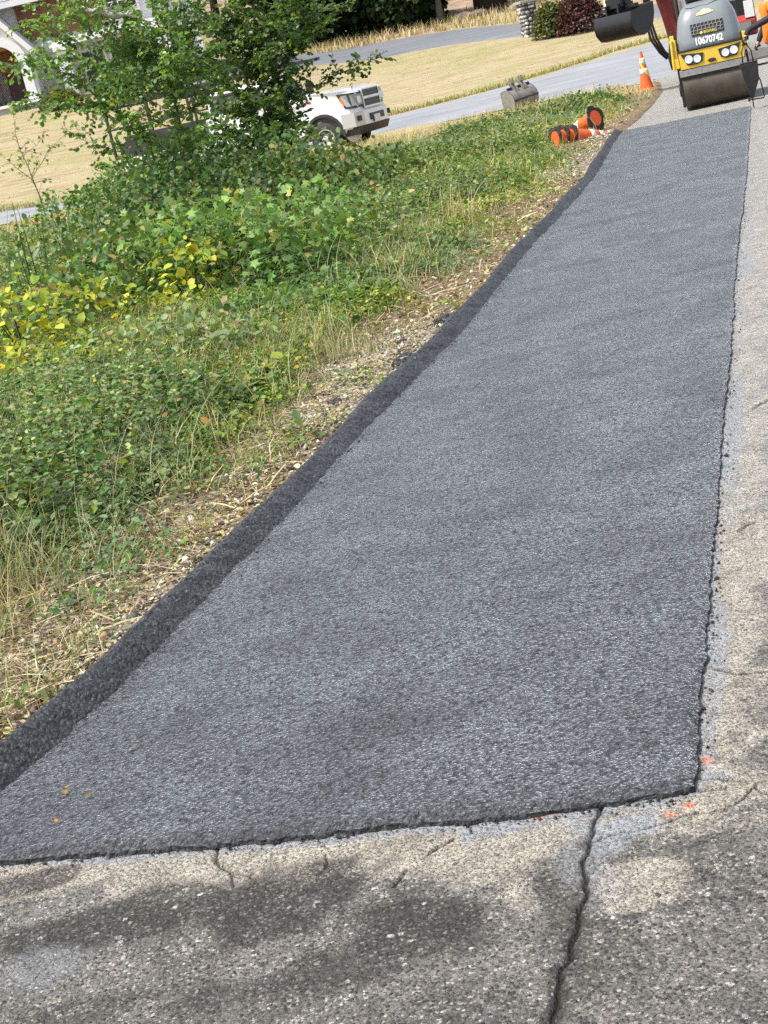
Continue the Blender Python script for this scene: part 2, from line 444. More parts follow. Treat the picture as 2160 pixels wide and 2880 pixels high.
def make_pavement():
    Ys = [-8, -4, -2, 0, .8, 1.4, 1.75]; y = 2.0
    while y < 47: Ys.append(y); y += .0015*y if y < 4.3 else (.0045*y if y < 9 else .008*y)
    Ys = np.array(Ys, float)
    t = np.concatenate([np.linspace(-4, -.44, 30)[:-1], np.arange(-.44, .32, .0016), np.linspace(.32, 4, 36)])
    s_ = np.maximum(np.minimum(Ys, 60), 2.0)
    X = t[None, :]*s_[:, None]; Yg = np.repeat(Ys[:, None], len(t), 1)
    wob = .017
    Xw = X+wob*(fbm(X*16, Yg*16, 71, 4)-.5)*2; Yw = Yg+wob*(fbm(X*16, Yg*16, 72, 4)-.5)*2
    near = Yg < 9
    crack = np.zeros(X.shape); soot = np.zeros(X.shape); Z = .006*(fbm(X*2, Yg*2, 8)-.5)
    for pts, w, dep in CRACKS:
        P = [tuple(G(*p)[:2]) for p in pts]
        d = np.full(X.shape, 9.0); d[near] = polydist(Xw[near], Yw[near], P)
        ww = w*(.55+.9*fbm(X*25, Yg*25, 31, 2))
        c = sstep(1.35, .55, d/ww); crack = np.maximum(crack, c)
        Z = Z - dep*c - .0025*sstep(4, 0, d/ww)*(w > .0048)
        moss = sstep(7, 1, d/ww) if pts is CR_MAIN else 0*c; soot = np.maximum(soot, moss)
    # distance outside the new path
    dR = np.where(Yg > BOT[0][1], X-xrt(np.clip(Yg, RY[0], RY[-1])), np.hypot(X-BOT[0][0], Yg-BOT[0][1]))
    dB = np.interp(X, BOTX, BOTY)-Yg
    dE = np.where((Yg > BOT[0][1]) & (X > 0), dR, np.where(X < BOT[0][0], dB, np.hypot(np.maximum(X-BOT[0][0], 0), np.maximum(dB, 0))))
    n = fbm(X*4, Yg*4, 41); n2 = fbm(X*18, Yg*18, 42)
    wR = .022+.045*sstep(.35, .6, fbm(Yg*1.1, Yg*0+3, 44))
    isR = (Yg > BOT[0][1]-.02) & (X > BOT[0][0]-.05)
    wid = np.where(isR, wR*np.clip(.7+.07*Yg, .8, 1.6), .012+.02*sstep(.4, .6, fbm(X*3, Yg*0+1, 45)))
    tack = sstep(1.35, .75, dE/wid + (n2-.5)*1.1)*(Yg < 16)*np.where(isR, .35+.65*sstep(.4, .62, fbm(Yg*1.4, Yg*0+8, 46)), 1)
    for b_ in [(1745, 2330, .075, .05), (1650, 2320, .06, .06), (1700, 2380, .05, .05), (1800, 2300, .05, .03), (1990, 2190, .06, .04)]:
        tack = np.maximum(tack, blob(X, Yg, *b_)*.95)
    tack = np.maximum(tack, .42*blob(X, Yg, 150, 2720, .1, .1)); tack = np.maximum(tack, .45*blob(X, Yg, 1640, 2420, .06, .12))
    tack = np.maximum(tack, .35*blob(X, Yg, 1690, 2480, .05, .12))
    tan = sstep(.34, .05, dE + (n-.5)*.36)*(Yg < 12)
    tan = np.maximum(tan, .9*blob(X, Yg, 1790, 2490, .1, .1)); tan = np.maximum(tan, .6*blob(X, Yg, 1470, 2520, .06, .12))
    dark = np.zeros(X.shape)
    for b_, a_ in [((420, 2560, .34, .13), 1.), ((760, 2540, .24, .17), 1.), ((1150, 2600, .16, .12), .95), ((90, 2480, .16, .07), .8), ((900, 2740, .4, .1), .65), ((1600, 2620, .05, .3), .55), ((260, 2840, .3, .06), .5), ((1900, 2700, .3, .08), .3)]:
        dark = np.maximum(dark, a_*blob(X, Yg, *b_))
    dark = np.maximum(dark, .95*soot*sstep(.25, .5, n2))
    far = sstep(3.2, 7, Yg + (n-.5)*1.2)
    orange = np.maximum.reduce([blob(X, Yg, 1930, 2270, .022, .018), .8*blob(X, Yg, 1530, 2300, .04, .012), .8*blob(X, Yg, 1985, 2135, .014, .03), .6*blob(X, Yg, 1885, 2290, .015, .02)])
    orange = .8*orange*sstep(.4, .62, fbm(X*45, Yg*45, 47, 3))
    V = np.stack([X, Yg, Z], 2).reshape(-1, 3)
    F = grid_faces(len(Ys), len(t))
    cx = V[F].mean(1); dk = dkerb(cx[:, 0], np.clip(cx[:, 1], -8, 45))
    inside = (cx[:, 1] > 3.9) & (cx[:, 0] < xrt(np.clip(cx[:, 1], RY[0], RY[-1]))-.25) & (cx[:, 1] < 24)
    keep = (dk < .06) & ~inside
    A = dict(crack=crack.ravel(), tack=tack.ravel(), tan=tan.ravel(), dark=dark.ravel(), far=far.ravel(), orange=orange.ravel())
    V, F, A = compact(V, F[keep], A)
    m, nt, b = new_mat('old_pavement')
    v = gen(nt); aC, aT, aN, aD, aF, aO = (attr(nt, k).outputs['Fac'] for k in ('crack', 'tack', 'tan', 'dark', 'far', 'orange'))
    warp = N(nt, 'ShaderNodeVectorMath', operation='ADD'); nt.links.new(v, warp.inputs[0])
    wn = N(nt, 'ShaderNodeTexNoise'); wn.inputs['Scale'].default_value = 60; nt.links.new(v, wn.inputs['Vector'])
    ws = N(nt, 'ShaderNodeVectorMath', operation='SCALE'); ws.inputs['Scale'].default_value = .012; nt.links.new(wn.outputs['Color'], ws.inputs[0])
    nt.links.new(ws.outputs[0], warp.inputs[1]); vw = warp.outputs[0]
    v1 = voro(nt, vw, 105); v2 = voro(nt, vw, 52)
    s1 = N(nt, 'ShaderNodeSeparateColor'); nt.links.new(v1.outputs['Color'], s1.inputs[0])
    s2 = N(nt, 'ShaderNodeSeparateColor'); nt.links.new(v2.outputs['Color'], s2.inputs[0])
    nb = noise(nt, v, 3.5, 6, .65); nf = noise(nt, v, 170, 5, .75); nw = noise(nt, v, 13, 5, .7)
    brk = lambda m_: ramp(nt, mth(nt, 'ADD', m_, mth(nt, 'MULTIPLY', mth(nt, 'SUBTRACT', mth(nt, 'ADD', mth(nt, 'MULTIPLY', nw, .6), mth(nt, 'MULTIPLY', nf, .4)), .5), 1.5)), [(.3, 0.0), (.7, 1.0)])
    aN, aD = brk(aN), brk(aD)
    matrix = mixc(nt, ramp(nt, nb, [(.35, 0.0), (.68, 1.0)]), (.1, .093, .083), (.235, .22, .192))
    matrix = mixc(nt, mth(nt, 'MULTIPLY', aN, .9), matrix, (.46, .41, .33))
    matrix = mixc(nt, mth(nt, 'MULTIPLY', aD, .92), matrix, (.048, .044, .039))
    matrix = mixc(nt, mth(nt, 'MULTIPLY', aF, .85), matrix, (.4, .385, .345))
    st = ramp(nt, s1.outputs[0], [(0, (.03, .03, .029)), (.2, (.09, .087, .083)), (.45, (.21, .2, .18)), (.7, (.38, .355, .305)), (.9, (.55, .52, .45)), (1, (.7, .67, .6))])
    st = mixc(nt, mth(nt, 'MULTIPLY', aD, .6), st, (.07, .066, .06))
    st = mixc(nt, mth(nt, 'MULTIPLY', aN, .55), st, (.54, .48, .39))
    st = mixc(nt, mth(nt, 'MULTIPLY', aF, .7), st, (.47, .45, .4))
    show = ramp(nt, nw, [(.34, .4), (.55, 1.0)])
    stm = mth(nt, 'MULTIPLY', ramp(nt, v1.outputs['Distance'], [(.45, 1.0), (.62, 0.0)]), mth(nt, 'MULTIPLY', show, ramp(nt, s1.outputs[1], [(.12, 0.0), (.3, .92)])))
    c = mixc(nt, stm, matrix, st)
    bigm = mth(nt, 'MULTIPLY', ramp(nt, v2.outputs['Distance'], [(.3, 1.0), (.4, 0.0)]), mth(nt, 'MULTIPLY', show, ramp(nt, s2.outputs[1], [(.72, 0.0), (.78, 1.0)])))
    bigc = ramp(nt, s2.outputs[0], [(0, (.09, .09, .09)), (.5, (.24, .225, .19)), (.8, (.36, .34, .29)), (1, (.56, .54, .49))])
    c = mixc(nt, bigm, c, bigc)
    c = mixc(nt, ramp(nt, nf, [(.36, .92), (.5, 0.0)]), c, (.02, .0195, .018))
    c = mixc(nt, ramp(nt, nf, [(.62, 0.0), (.8, .5)]), c, (.45, .43, .38))
    c = mixc(nt, .6, c, ramp(nt, nw, [(.3, .3), (.7, .7)]), 'OVERLAY')
    c = mixc(nt, .5, c, ramp(nt, noise(nt, v, 6, 6, .7), [(.3, .28), (.7, .72)]), 'OVERLAY')
    tk = mixc(nt, ramp(nt, nf, [(.35, 0.0), (.65, 1.0)]), (.2, .21, .225), (.4, .415, .435))
    c = mixc(nt, mth(nt, 'MULTIPLY', aT, ramp(nt, nw, [(.3, .55), (.6, .95)])), c, tk)
    c = mixc(nt, mth(nt, 'MULTIPLY', aO, .85), c, (.85, .16, .06))
    c = mixc(nt, mth(nt, 'MULTIPLY', aC, .9), c, (.026, .022, .016))
    nt.links.new(c, b.inputs['Base Color']); b.inputs['Roughness'].default_value = .8; b.inputs['Specular IOR Level'].default_value = .35
    p = bump(nt, None, ramp(nt, v1.outputs['Distance'], [(.1, 1.0), (.6, 0.0)]), .008, 1.0)
    p = bump(nt, None, bigm, .004, .8, p); bump(nt, b, nf, .007, .8, p)
    struct(np_mesh('pavement', V, [F], m, attrs=A, smooth=True), 'old cracked and stained asphalt pavement')

# ================================================================== NEW PATH + KERB
def fresh_asphalt(name, c_lo, c_hi, scale, rough, bd, coat=.3, sheen=0.0):
    m, nt, b = new_mat(name); v = gen(nt)
    wn = N(nt, 'ShaderNodeTexNoise'); wn.inputs['Scale'].default_value = scale*.8; wn.inputs['Detail'].default_value = 3; nt.links.new(v, wn.inputs['Vector'])
    ws = N(nt, 'ShaderNodeVectorMath', operation='SCALE'); ws.inputs['Scale'].default_value = 1.3/scale; nt.links.new(wn.outputs['Color'], ws.inputs[0])
    wa = N(nt, 'ShaderNodeVectorMath', operation='ADD'); nt.links.new(v, wa.inputs[0]); nt.links.new(ws.outputs[0], wa.inputs[1]); vw = wa.outputs[0]
    v1 = voro(nt, vw, scale); s1 = N(nt, 'ShaderNodeSeparateColor'); nt.links.new(v1.outputs['Color'], s1.inputs[0])
    nf = noise(nt, v, scale*1.25, 6, .8); nb = noise(nt, v, 2.2, 5, .6)
    pores = noise(nt, v, scale*.55, 5, .75)
    mixv = mth(nt, 'ADD', mth(nt, 'MULTIPLY', s1.outputs[0], .3), mth(nt, 'MULTIPLY', ramp(nt, nf, [(.33, 0.0), (.67, 1.0)]), .7))
    c = ramp(nt, mixv, [(.18, c_lo), (.5, [a+(b_-a)*.11 for a, b_ in zip(c_lo, c_hi)]), (.74, [a+(b_-a)*.34 for a, b_ in zip(c_lo, c_hi)]), (1, c_hi)])
    c = mixc(nt, ramp(nt, v1.outputs['Distance'], [(.5, 0.0), (.85, .6)]), c, [a*.5 for a in c_lo])
    c = mixc(nt, ramp(nt, pores, [(.36, .95), (.48, 0.0)]), c, [a*.3 for a in c_lo])
    c = mixc(nt, mth(nt, 'MULTIPLY', ramp(nt, s1.outputs[1], [(.975, 0.0), (.985, 1.0)]), ramp(nt, v1.outputs['Distance'], [(.2, .6), (.42, 0.0)])), c, (.32, .33, .34))
    c = mixc(nt, .7, c, ramp(nt, nb, [(.3, .22), (.7, .75)]), 'OVERLAY')
    nt.links.new(c, b.inputs['Base Color'])
    nt.links.new(mth(nt, 'ADD', mth(nt, 'MULTIPLY', nf, .3), rough-.15), b.inputs['Roughness'])
    h = mth(nt, 'SUBTRACT', ramp(nt, v1.outputs['Distance'], [(.15, 1.0), (.8, 0.0)]), mth(nt, 'MULTIPLY', ramp(nt, pores, [(.3, 1.0), (.45, 0.0)]), 1.2))
    p = bump(nt, None, h, bd, 1.0); bump(nt, b, nf, bd*.6, .7, p)
    b.inputs['Specular IOR Level'].default_value = .6
    b.inputs['Coat Weight'].default_value = coat; b.inputs['Coat Roughness'].default_value = .21
    pm = mth(nt, 'MULTIPLY', ramp(nt, pores, [(.36, .06), (.5, 1.0)]), ramp(nt, mixv, [(.2, .2), (.58, 1.0)]))
    pm = mth(nt, 'MULTIPLY', pm, ramp(nt, v1.outputs['Distance'], [(.45, 1.0), (.8, .4)]))
    nm2 = noise(nt, mapping(nt, v, (1.1, 3.2, 1)), 1.6, 5, .6)
    pm = mth(nt, 'MULTIPLY', pm, mth(nt, 'MULTIPLY', ramp(nt, nb, [(.32, .68), (.58, 1.0)]), ramp(nt, nm2, [(.34, .72), (.55, 1.0)])))
    nt.links.new(mth(nt, 'MULTIPLY', pm, sheen), b.inputs['Sheen Weight']); b.inputs['Sheen Roughness'].default_value = .29; b.inputs['Sheen Tint'].default_value = (.9, .95, 1, 1)
    nt.links.new(bump(nt, None, nb, .004, .2), b.inputs['Coat Normal'])
    return m
def rows(y0, y1, f):
    ys = [y0]
    while ys[-1] < y1: ys.append(ys[-1]+f*ys[-1])
    ys[-1] = y1; return np.array(ys)
def make_path():
    m = fresh_asphalt('fresh_asphalt', (.009, .0092, .0096), (.225, .234, .255), 104, .65, .005, coat=0.04, sheen=1.0)
    top = (1958, 330)
    # columns follow lines between the left (kerb) and right edges; rows run from the near edge to the far edge
    nc = 170; u = np.linspace(0, 1, nc)
    u = np.concatenate([[0], u, [1]])
    s = rows(1.0, 8.0, .0042)-1; s = s/s[-1]; nr = len(s)
    xl_ = lambda Y: xin(Y)-.04
    xr_ = lambda Y: xrt(np.clip(Y, RY[0], RY[-1])) + (Y > RY[-1])*(Y-RY[-1])*.303 - (Y < RY[0])*(RY[0]-Y)*.25
    y0 = np.full(len(u), 3.4)
    for _ in range(8): y0 = np.interp(xl_(y0)+(xr_(y0)-xl_(y0))*u, BOTX, BOTY)
    y1 = 25.6-1.1*u
    U, S = np.meshgrid(u, s)
    Y = y0[None]+(y1-y0)[None]*S
    X = xl_(Y)+(xr_(Y)-xl_(Y))*U
    rag = (fbm(Y*3, Y*0, 61)-.5)*.022 + (fbm(Y*45, Y*0+2, 62, 3)-.5)*.018
    X = X + rag*sstep(.93, 1, U)
    ragb = (fbm(X*5, X*0+5, 63)-.5)*.02 + (fbm(X*50, X*0, 64, 3)-.5)*.02
    Y = Y + ragb*sstep(.012, 0, S)
    Z = .024 + .008*(fbm(X*1.7, Y*1.2, 65)-.5) + .004*(fbm(X*9, Y*9, 66)-.5)
    edge = np.maximum(sstep(.985, 1, U), sstep(.002, 0, S))
    Z = Z - .012*edge**2 + .006*edge*(fbm(X*70, Y*70, 67, 2)-.5)
    X, Y, Z = X[:, 1:-1], Y[:, 1:-1], Z[:, 1:-1]; nc = X.shape[1]
    V = np.stack([X, Y, Z], 2)
    o = np_mesh('asphalt_path', V.reshape(-1, 3), [grid_faces(nr, nc)], m, smooth=True)
    struct(o, 'freshly laid dark asphalt strip')
    ring = np.concatenate([V[0, :, :], V[1:, -1, :], V[-1, ::-1, :]])
    low = ring.copy(); low[:, 2] = -.004; low[:, :2] += (fbm(ring[:, 0]*60, ring[:, 1]*60, 68, 2)-.5)[:, None]*.006
    mid = (ring+low)/2; mid[:, :2] += (fbm(ring[:, 0]*80+3, ring[:, 1]*80, 69, 2)-.5)[:, None]*.012
    mk = fresh_asphalt('kerb_asphalt', (.007, .0073, .0078), (.2, .205, .215), 74, .6, .007, coat=.1, sheen=.1)
    ys = np.concatenate([np.arange(-3, 3.4, .1), rows(3.4, KERB_END, .0022)])
    prof = [(.006, -.02), (.004, .0), (-.004, .014), (-.03, .038), (-.06, .063), (-.084, .08), (-.104, .088), (-.122, .084), (-.138, .062), (-.152, .025), (-.17, -.05)]
    pl = [prof[0]]
    for a, b_ in zip(prof[:-1], prof[1:]):
        for t in (.25, .5, .75, 1): pl.append((a[0]+(b_[0]-a[0])*t, a[1]+(b_[1]-a[1])*t))
    struct(np_mesh('asphalt_path_edge', np.concatenate([ring, mid, low]), [grid_faces(3, len(ring))], mk), 'dark crumbling cut edge of the asphalt strip')
    pl = np.array(pl); xk = xin(ys); dx = np.gradient(xk, ys); nl = np.sqrt(1+dx*dx)
    nx, ny = 1/nl, -dx/nl
    wv = 1+.2*(fbm(ys*1.1, ys*0, 81)-.5)*2
    X = xk[:, None]+nx[:, None]*pl[None, :, 0]*wv[:, None]; Y = ys[:, None]+ny[:, None]*pl[None, :, 0]*wv[:, None]
    Z = np.repeat(pl[None, :, 1], len(ys), 0)*(1+.22*(fbm(ys*1.5, ys*0, 82)-.5)*2)[:, None]
    rgh = (fbm(X*14, Y*14+Z*20, 83, 3)-.5)*.022*np.clip(Y/12, .7, 1.2) + (fbm(X*60+Z*60, Y*60, 84, 2)-.5)*.014
    X = X+rgh*nx[:, None]; Z = Z+rgh*.8*(pl[None, :, 1] > 0)
    f = np.clip((KERB_END-ys)/.25, .02, 1)**.5; Z = np.where(Z > 0, Z*f[:, None], Z)
    o = np_mesh('kerb', np.stack([X, Y, Z], 2).reshape(-1, 3), [grid_faces(len(ys), len(pl))], mk, smooth=True)
    struct(o, 'hand formed black asphalt kerb')
    # worn remains of an older kerb carry on beyond the new one
    m2, nt, b = new_mat('old_kerb'); v = gen(nt); n = noise(nt, v, 9, 6, .7)
    nt.links.new(ramp(nt, n, [(.3, (.03, .025, .02)), (.5, (.17, .12, .06)), (.7, (.36, .28, .16))]), b.inputs['Base Color']); b.inputs['Roughness'].default_value = .9
    bump(nt, b, n, .03)
    ys = np.arange(KERB_END+.1, 41.5, .1); xk = xin(ys)
    X = xk[:, None]+pl[None, :, 0]*1.3+.05*(fbm(ys*1.2, ys*0, 91)-.5)[:, None]; Y = np.repeat(ys[:, None], len(pl), 1)
    Z = np.repeat(pl[None, :, 1], len(ys), 0)*(.25+.6*fbm(ys*1.1, ys*0, 92))[:, None] + .03*(fbm(X*8, Y*8, 93)-.5)
    struct(np_mesh('old_kerb', np.stack([X, Y, Z], 2).reshape(-1, 3), [grid_faces(len(ys), len(pl))], m2, smooth=True), 'crumbling brown remains of the old kerb')

# ================================================================== ROADS BEYOND
def road(name, near, far, xs, mat, lift, label, n=14):
    near = sorted([tuple(hit(*p)[:2]) for p in near]); far = sorted([tuple(hit(*p)[:2]) for p in far])
    def ext(L): return [(L[0][0]-60, L[0][1]+(L[0][1]-L[1][1])*0)] + L + [(L[-1][0]+60, L[-1][1])]
    near, far = ext(near), ext(far)
    X = np.repeat(xs[:, None], n, 1)
    yn = smooth1(xs, [p[1] for p in near], [p[0] for p in near], 1.2); yf = smooth1(xs, [p[1] for p in far], [p[0] for p in far], 1.2)
    yn = yn+.25*(fbm(xs*1.1, xs*0, 7)-.5); yf = yf+.3*(fbm(xs*1.3, xs*0, 8)-.5)
    Y = yn[:, None]+(yf-yn)[:, None]*np.linspace(0, 1, n)[None, :]
    Z = terr(X, Y)+lift
    V = np.stack([X, Y, Z], 2)
    V[:, 0, 2] -= .08; V[:, -1, 2] -= .08
    return struct(np_mesh(name, V.reshape(-1, 3), [grid_faces(len(xs), n)], mat, smooth=True), label)
def make_roads():
    def rm(name, a, b_):
        m, nt, b = new_mat(name); v = gen(nt)
        n = noise(nt, mapping(nt, v, (.15, 1.2, 1)), 2.5, 6, .65); nf = noise(nt, v, 60, 4, .7)
        c = mixc(nt, ramp(nt, n, [(.3, 0.0), (.7, 1.0)]), a, b_)
        c = mixc(nt, .4, c, ramp(nt, nf, [(.3, .3), (.7, .7)]), 'OVERLAY')
        nt.links.new(c, b.inputs['Base Color']); b.inputs['Roughness'].default_value = .75; bump(nt, b, nf, .004); return m
    road('street', [(1039,375),(1200,347),(1420,301),(1540,274),(1700,246),(1850,222),(150,600),(0,625)],
         [(1081,329),(1200,301),(1393,250),(1640,175),(1734,144),(1872,107),(300,540),(0,590)], np.concatenate([np.linspace(-40, -12, 20), np.linspace(-11.5, 16, 90), np.linspace(17, 45, 20)]),
         rm('street_asphalt', (.19, .195, .205), (.31, .315, .33)), .02, 'light grey street across the scene')
    road('driveway', [(853,186),(1106,160),(1200,136),(1351,118),(1497,99),(1850,55)], [(887,150),(1022,128),(1127,108),(1200,96),(1336,76),(1495,66),(1812,20)],
         np.concatenate([np.linspace(-30, 0, 10)[:-1], np.linspace(0, 16, 50), np.linspace(17, 40, 12)]), rm('driveway_asphalt', (.12, .125, .14), (.2, .205, .22)), .05, 'darker curving asphalt driveway behind the lawn')

# ================================================================== VEGETATION
GREENS = [(3, (0.085, 0.162, 0.045)), (3, (0.131, 0.232, 0.059)), (2, (0.062, 0.123, 0.045)), (1.2, (0.216, 0.308, 0.076)), (0.4, (0.308, 0.339, 0.092)), (0.35, (0.308, 0.201, 0.076))]
PALE = [(3, (.15, .225, .09)), (2, (.22, .3, .135)), (2, (.09, .15, .055)), (1.6, (.31, .36, .15)), (.8, (.38, .33, .17)), (.7, (.28, .35, .21))]
TREEG = [(3, (0.125, 0.232, 0.062)), (3, (0.178, 0.312, 0.081)), (2, (0.09, 0.178, 0.062)), (1.4, (0.268, 0.393, 0.098)), (0.3, (0.465, 0.447, 0.107))]
YELL = [(3, (.5, .48, .05)), (3, (.37, .42, .055)), (2.5, (.22, .32, .05)), (.4, (.56, .43, .09))]
BRAM = [(3, (.085, .15, .045)), (2, (.13, .21, .06)), (1.5, (.06, .11, .04)), (1.2, (.24, .27, .075)), (.3, (.3, .23, .09)), (.12, (.36, .22, .09))]
MAPL = [(3, (0.156, 0.273, 0.072)), (2, (0.208, 0.338, 0.091)), (1.5, (0.104, 0.182, 0.052)), (0.5, (0.364, 0.364, 0.104))]
TANS = [(3, (0.47, 0.381, 0.213)), (2, (0.616, 0.515, 0.325)), (1, (0.314, 0.224, 0.123)), (1, (0.403, 0.403, 0.179))]

def in_view(X, Y, pad=1.0):
    """roughly the part of the verge that the place shows, plus a margin"""
    return (X > -.255*Y-1.1*pad-.3) & (X < 12)

def scatter_verge(n, ymin, ymax, dmin, dens):
    """random points on the verge, kept with probability dens(X, Y, d)"""
    out = []
    Y = np.exp(rng.uniform(np.log(ymin), np.log(ymax), n*3)) if ymin > 0 else rng.uniform(ymin, ymax, n*3)
    w = Y/ymax                                           # area weighting on top of log sampling
    Y = Y[rng.random(len(Y)) < w**.55]
    xl = -.255*Y-1.4; xr = xin(Y)-dmin
    X = xl + (xr-xl)*rng.random(len(Y))
    d = dkerb(X, Y); p = dens(X, Y, d)
    k = (rng.random(len(Y)) < p) & (d > dmin)
    return X[k], Y[k], d[k]

def make_weeds():
    bag = Bag()
    # ---- creeping leafy plantlets
    def dens(X, Y, d):
        n = fbm(X*.8+3, Y*.6, 51); n2 = fbm(X*2.5, Y*2.5, 52)
        edge = .76+.8*(n-.45)+.22*sstep(9, 5, Y)
        g = sstep(edge, edge+.4, d + .3*(n2-.5))
        g = g*(.3+.7*sstep(.3, .5, n2)) + .07*sstep(.2, .4, d)*sstep(.45, .6, n2)
        g = g*(1-sstep(33., 36.5, Y + .25*np.clip(-X, 0, 8) - .28*np.clip(X-3, 0, 6)))*(np.hypot((X-4.35)/.8, (Y-25.1)/.75) > 1)
        return g
    X, Y, d = scatter_verge(60000, 2.6, 40, .16, dens)
    n = len(X); k = 14
    R0 = .1+.02*np.minimum(Y, 20)/2
    hh = np.clip(.05+.1*sstep(.4, 1.6, d)+.1*sstep(1.2, 3, d), .04, .3)*(1+.3*sstep(.5, .65, fbm(X*.9+2, Y*.9, 59)))*np.where(Y > 28, .75, 1)
    idx = np.repeat(np.arange(n), k)
    a = rng.uniform(0, 2*np.pi, len(idx)); r = np.sqrt(rng.random(len(idx)))*R0[idx]
    px = X[idx]+r*np.cos(a); py = Y[idx]+r*np.sin(a)
    z = gz(px, py)+hh[idx]*rng.beta(1.8, 1.4, len(idx))+.008
    ok = dkerb(px, py) > .15
    size = (.010+rng.gamma(2.2, .0048, len(idx)))*(1+.04*np.minimum(Y[idx], 30)); 
    tone = fbm(X*.6+9, Y*.45, 53)
    c1 = cols(len(idx), PALE); c2 = cols(len(idx), GREENS)
    tt = sstep(.42, .58, tone)[idx][:, None]
    c = c1*tt+c2*(1-tt)
    c = c*np.clip(1+.12*rng.normal(size=n), .7, 1.3)[idx][:, None]
    ly = sstep(.42, .6, fbm(X*.5+70, Y*.35, 66))[idx][:, None]; c = c*(np.array([.72, .84, .95])*(1-ly)+np.array([1.4, 1.2, .8])*ly)
    dr = rdir(len(idx), .0); dr[:, 2] = dr[:, 2]*.45; nr = rdir(len(idx), 2.6)
    bag.add(T_OVATE, np.stack([px, py, z], 1)[ok], dr[ok], nr[ok], size[ok], c[ok])
    # ---- rosettes of long leaves and upright leafy stems
    def densr(X, Y, d): return dens(X, Y, d)*sstep(.5, .62, fbm(X*.7+30, Y*.5, 54))
    X, Y, d = scatter_verge(9000, 2.9, 38, .25, densr)
    k = 9; idx = np.repeat(np.arange(len(X)), k); m = len(idx); a = rng.uniform(0, 2*np.pi, m)
    dr = np.stack([np.cos(a), np.sin(a), rng.uniform(.15, 1.0, m)], 1); nr = np.stack([-np.cos(a)*.5, -np.sin(a)*.5, np.ones(m)], 1)+rng.normal(0, .2, (m, 3))
    L = rng.uniform(.035, .08, m)*(1+.03*Y[idx])*rng.uniform(.7, 1.4, len(X))[idx]
    p = np.stack([X[idx]+.01*np.cos(a), Y[idx]+.01*np.sin(a), gz(X, Y)[idx]+.05+.06*rng.random(m)], 1)
    cc = cols(m, GREENS+PALE)*np.clip(1+.15*rng.normal(size=len(X)), .7, 1.4)[idx][:, None]
    bag.add(T_NARROW, p, dr, nr, L, cc, 1.1)
    X, Y, d = scatter_verge(14000, 3.2, 38, .4, lambda X, Y, d: dens(X, Y, d)*sstep(.7, 1.6, d)*sstep(.46, .6, fbm(X*.6+60, Y*.45, 58)))
    k = 16; idx = np.repeat(np.arange(len(X)), k); m = len(idx); H = rng.uniform(.16, .42, len(X)); lean = rng.normal(0, .22, (len(X), 2))
    t = np.tile((np.arange(k)+.5)/k, len(X)); a = rng.uniform(0, 2*np.pi, m)
    p = np.stack([X[idx]+lean[idx, 0]*H[idx]*t, Y[idx]+lean[idx, 1]*H[idx]*t, gz(X, Y)[idx]+.05+H[idx]*t], 1)
    dr = np.stack([np.cos(a), np.sin(a), rng.uniform(-.3, .4, m)], 1); L = (.022+.03*(1-t))*(1+.04*np.minimum(Y[idx], 28))*rng.uniform(.7, 1.3, m)
    cc = cols(m, PALE+GREENS)*np.clip(1+.15*rng.normal(size=len(X)), .7, 1.4)[idx][:, None]
    bag.add(T_NARROW if False else T_OVATE, p, dr, rdir(m, 1.8), L, cc, .8)
    tag(bag.build('weeds', WEED), 'low leafy weeds covering the verge', 'weeds', kind='stuff')
    # ---- standing and fallen grass, green to straw
    bag = Bag()
    def dens2(X, Y, d):
        n = fbm(X*1.1+13, Y*.7, 55)
        return (sstep(.4, .6, n)*sstep(.6, 1.3, d)*.9+.06*sstep(.2, .3, d))*(np.hypot((X-4.35)/.8, (Y-25.1)/.75) > 1)
    X, Y, d = scatter_verge(12500, 3, 43, .18, dens2)
    k = 13; idx = np.repeat(np.arange(len(X)), k); m = len(idx)
    px = X[idx]+rng.normal(0, .06, m)*(1+.04*Y[idx]); py = Y[idx]+rng.normal(0, .06, m)*(1+.04*Y[idx]); ok = dkerb(px, py) > .17
    h = rng.uniform(.06, .26, m)*np.clip(.5+d[idx]*.6, .5, 1.7)
    dry = (rng.random(m) < (.44+.4*sstep(28, 36, Y[idx])))[:, None]
    c = np.where(dry, cols(m, TANS), cols(m, PALE))
    bag.blades(np.stack([px, py, gz(px, py)], 1)[ok], h[ok], rng.uniform(.2, 1.1, m)[ok], (.0022+.00038*Y[idx])[ok], c[ok])
    # long trailing canes and dead stalks arching over the weeds
    X, Y, d = scatter_verge(2600, 3.2, 34, .35, lambda X, Y, d: .5*sstep(.3, .8, d)); m = len(X)
    bag.blades(np.stack([X, Y, gz(X, Y)+.02], 1), rng.uniform(.2, .75, m), rng.uniform(.5, 1.8, m), .0018+.0004*Y, cols(m, [(2, (.34, .28, .17)), (1, (.2, .12, .08)), (2, (.3, .34, .16)), (1, (.46, .4, .27))]), 6)
    tag(bag.build('wild_grass', WEED), 'thin green and straw coloured grass among the weeds', 'grass', kind='stuff')
    # ---- straw litter lying on the soil by the kerb
    bag = Bag()
    def dens3(X, Y, d): return np.exp(-((d-.55)/.5)**2)*sstep(.3, .55, fbm(X*2, Y*1.5, 57)+.12)
    X, Y, d = scatter_verge(60000, 2.8, 32, .21, dens3)
    m = len(X); az = rng.uniform(0, 2*np.pi, m)
    dr = np.stack([np.cos(az), np.sin(az), rng.normal(.05, .15, m)], 1)
    L = rng.gamma(2.2, .024, m)*(1+.03*Y)+.01
    p = np.stack([X, Y, gz(X, Y)+rng.uniform(.004, .03, m)], 1)
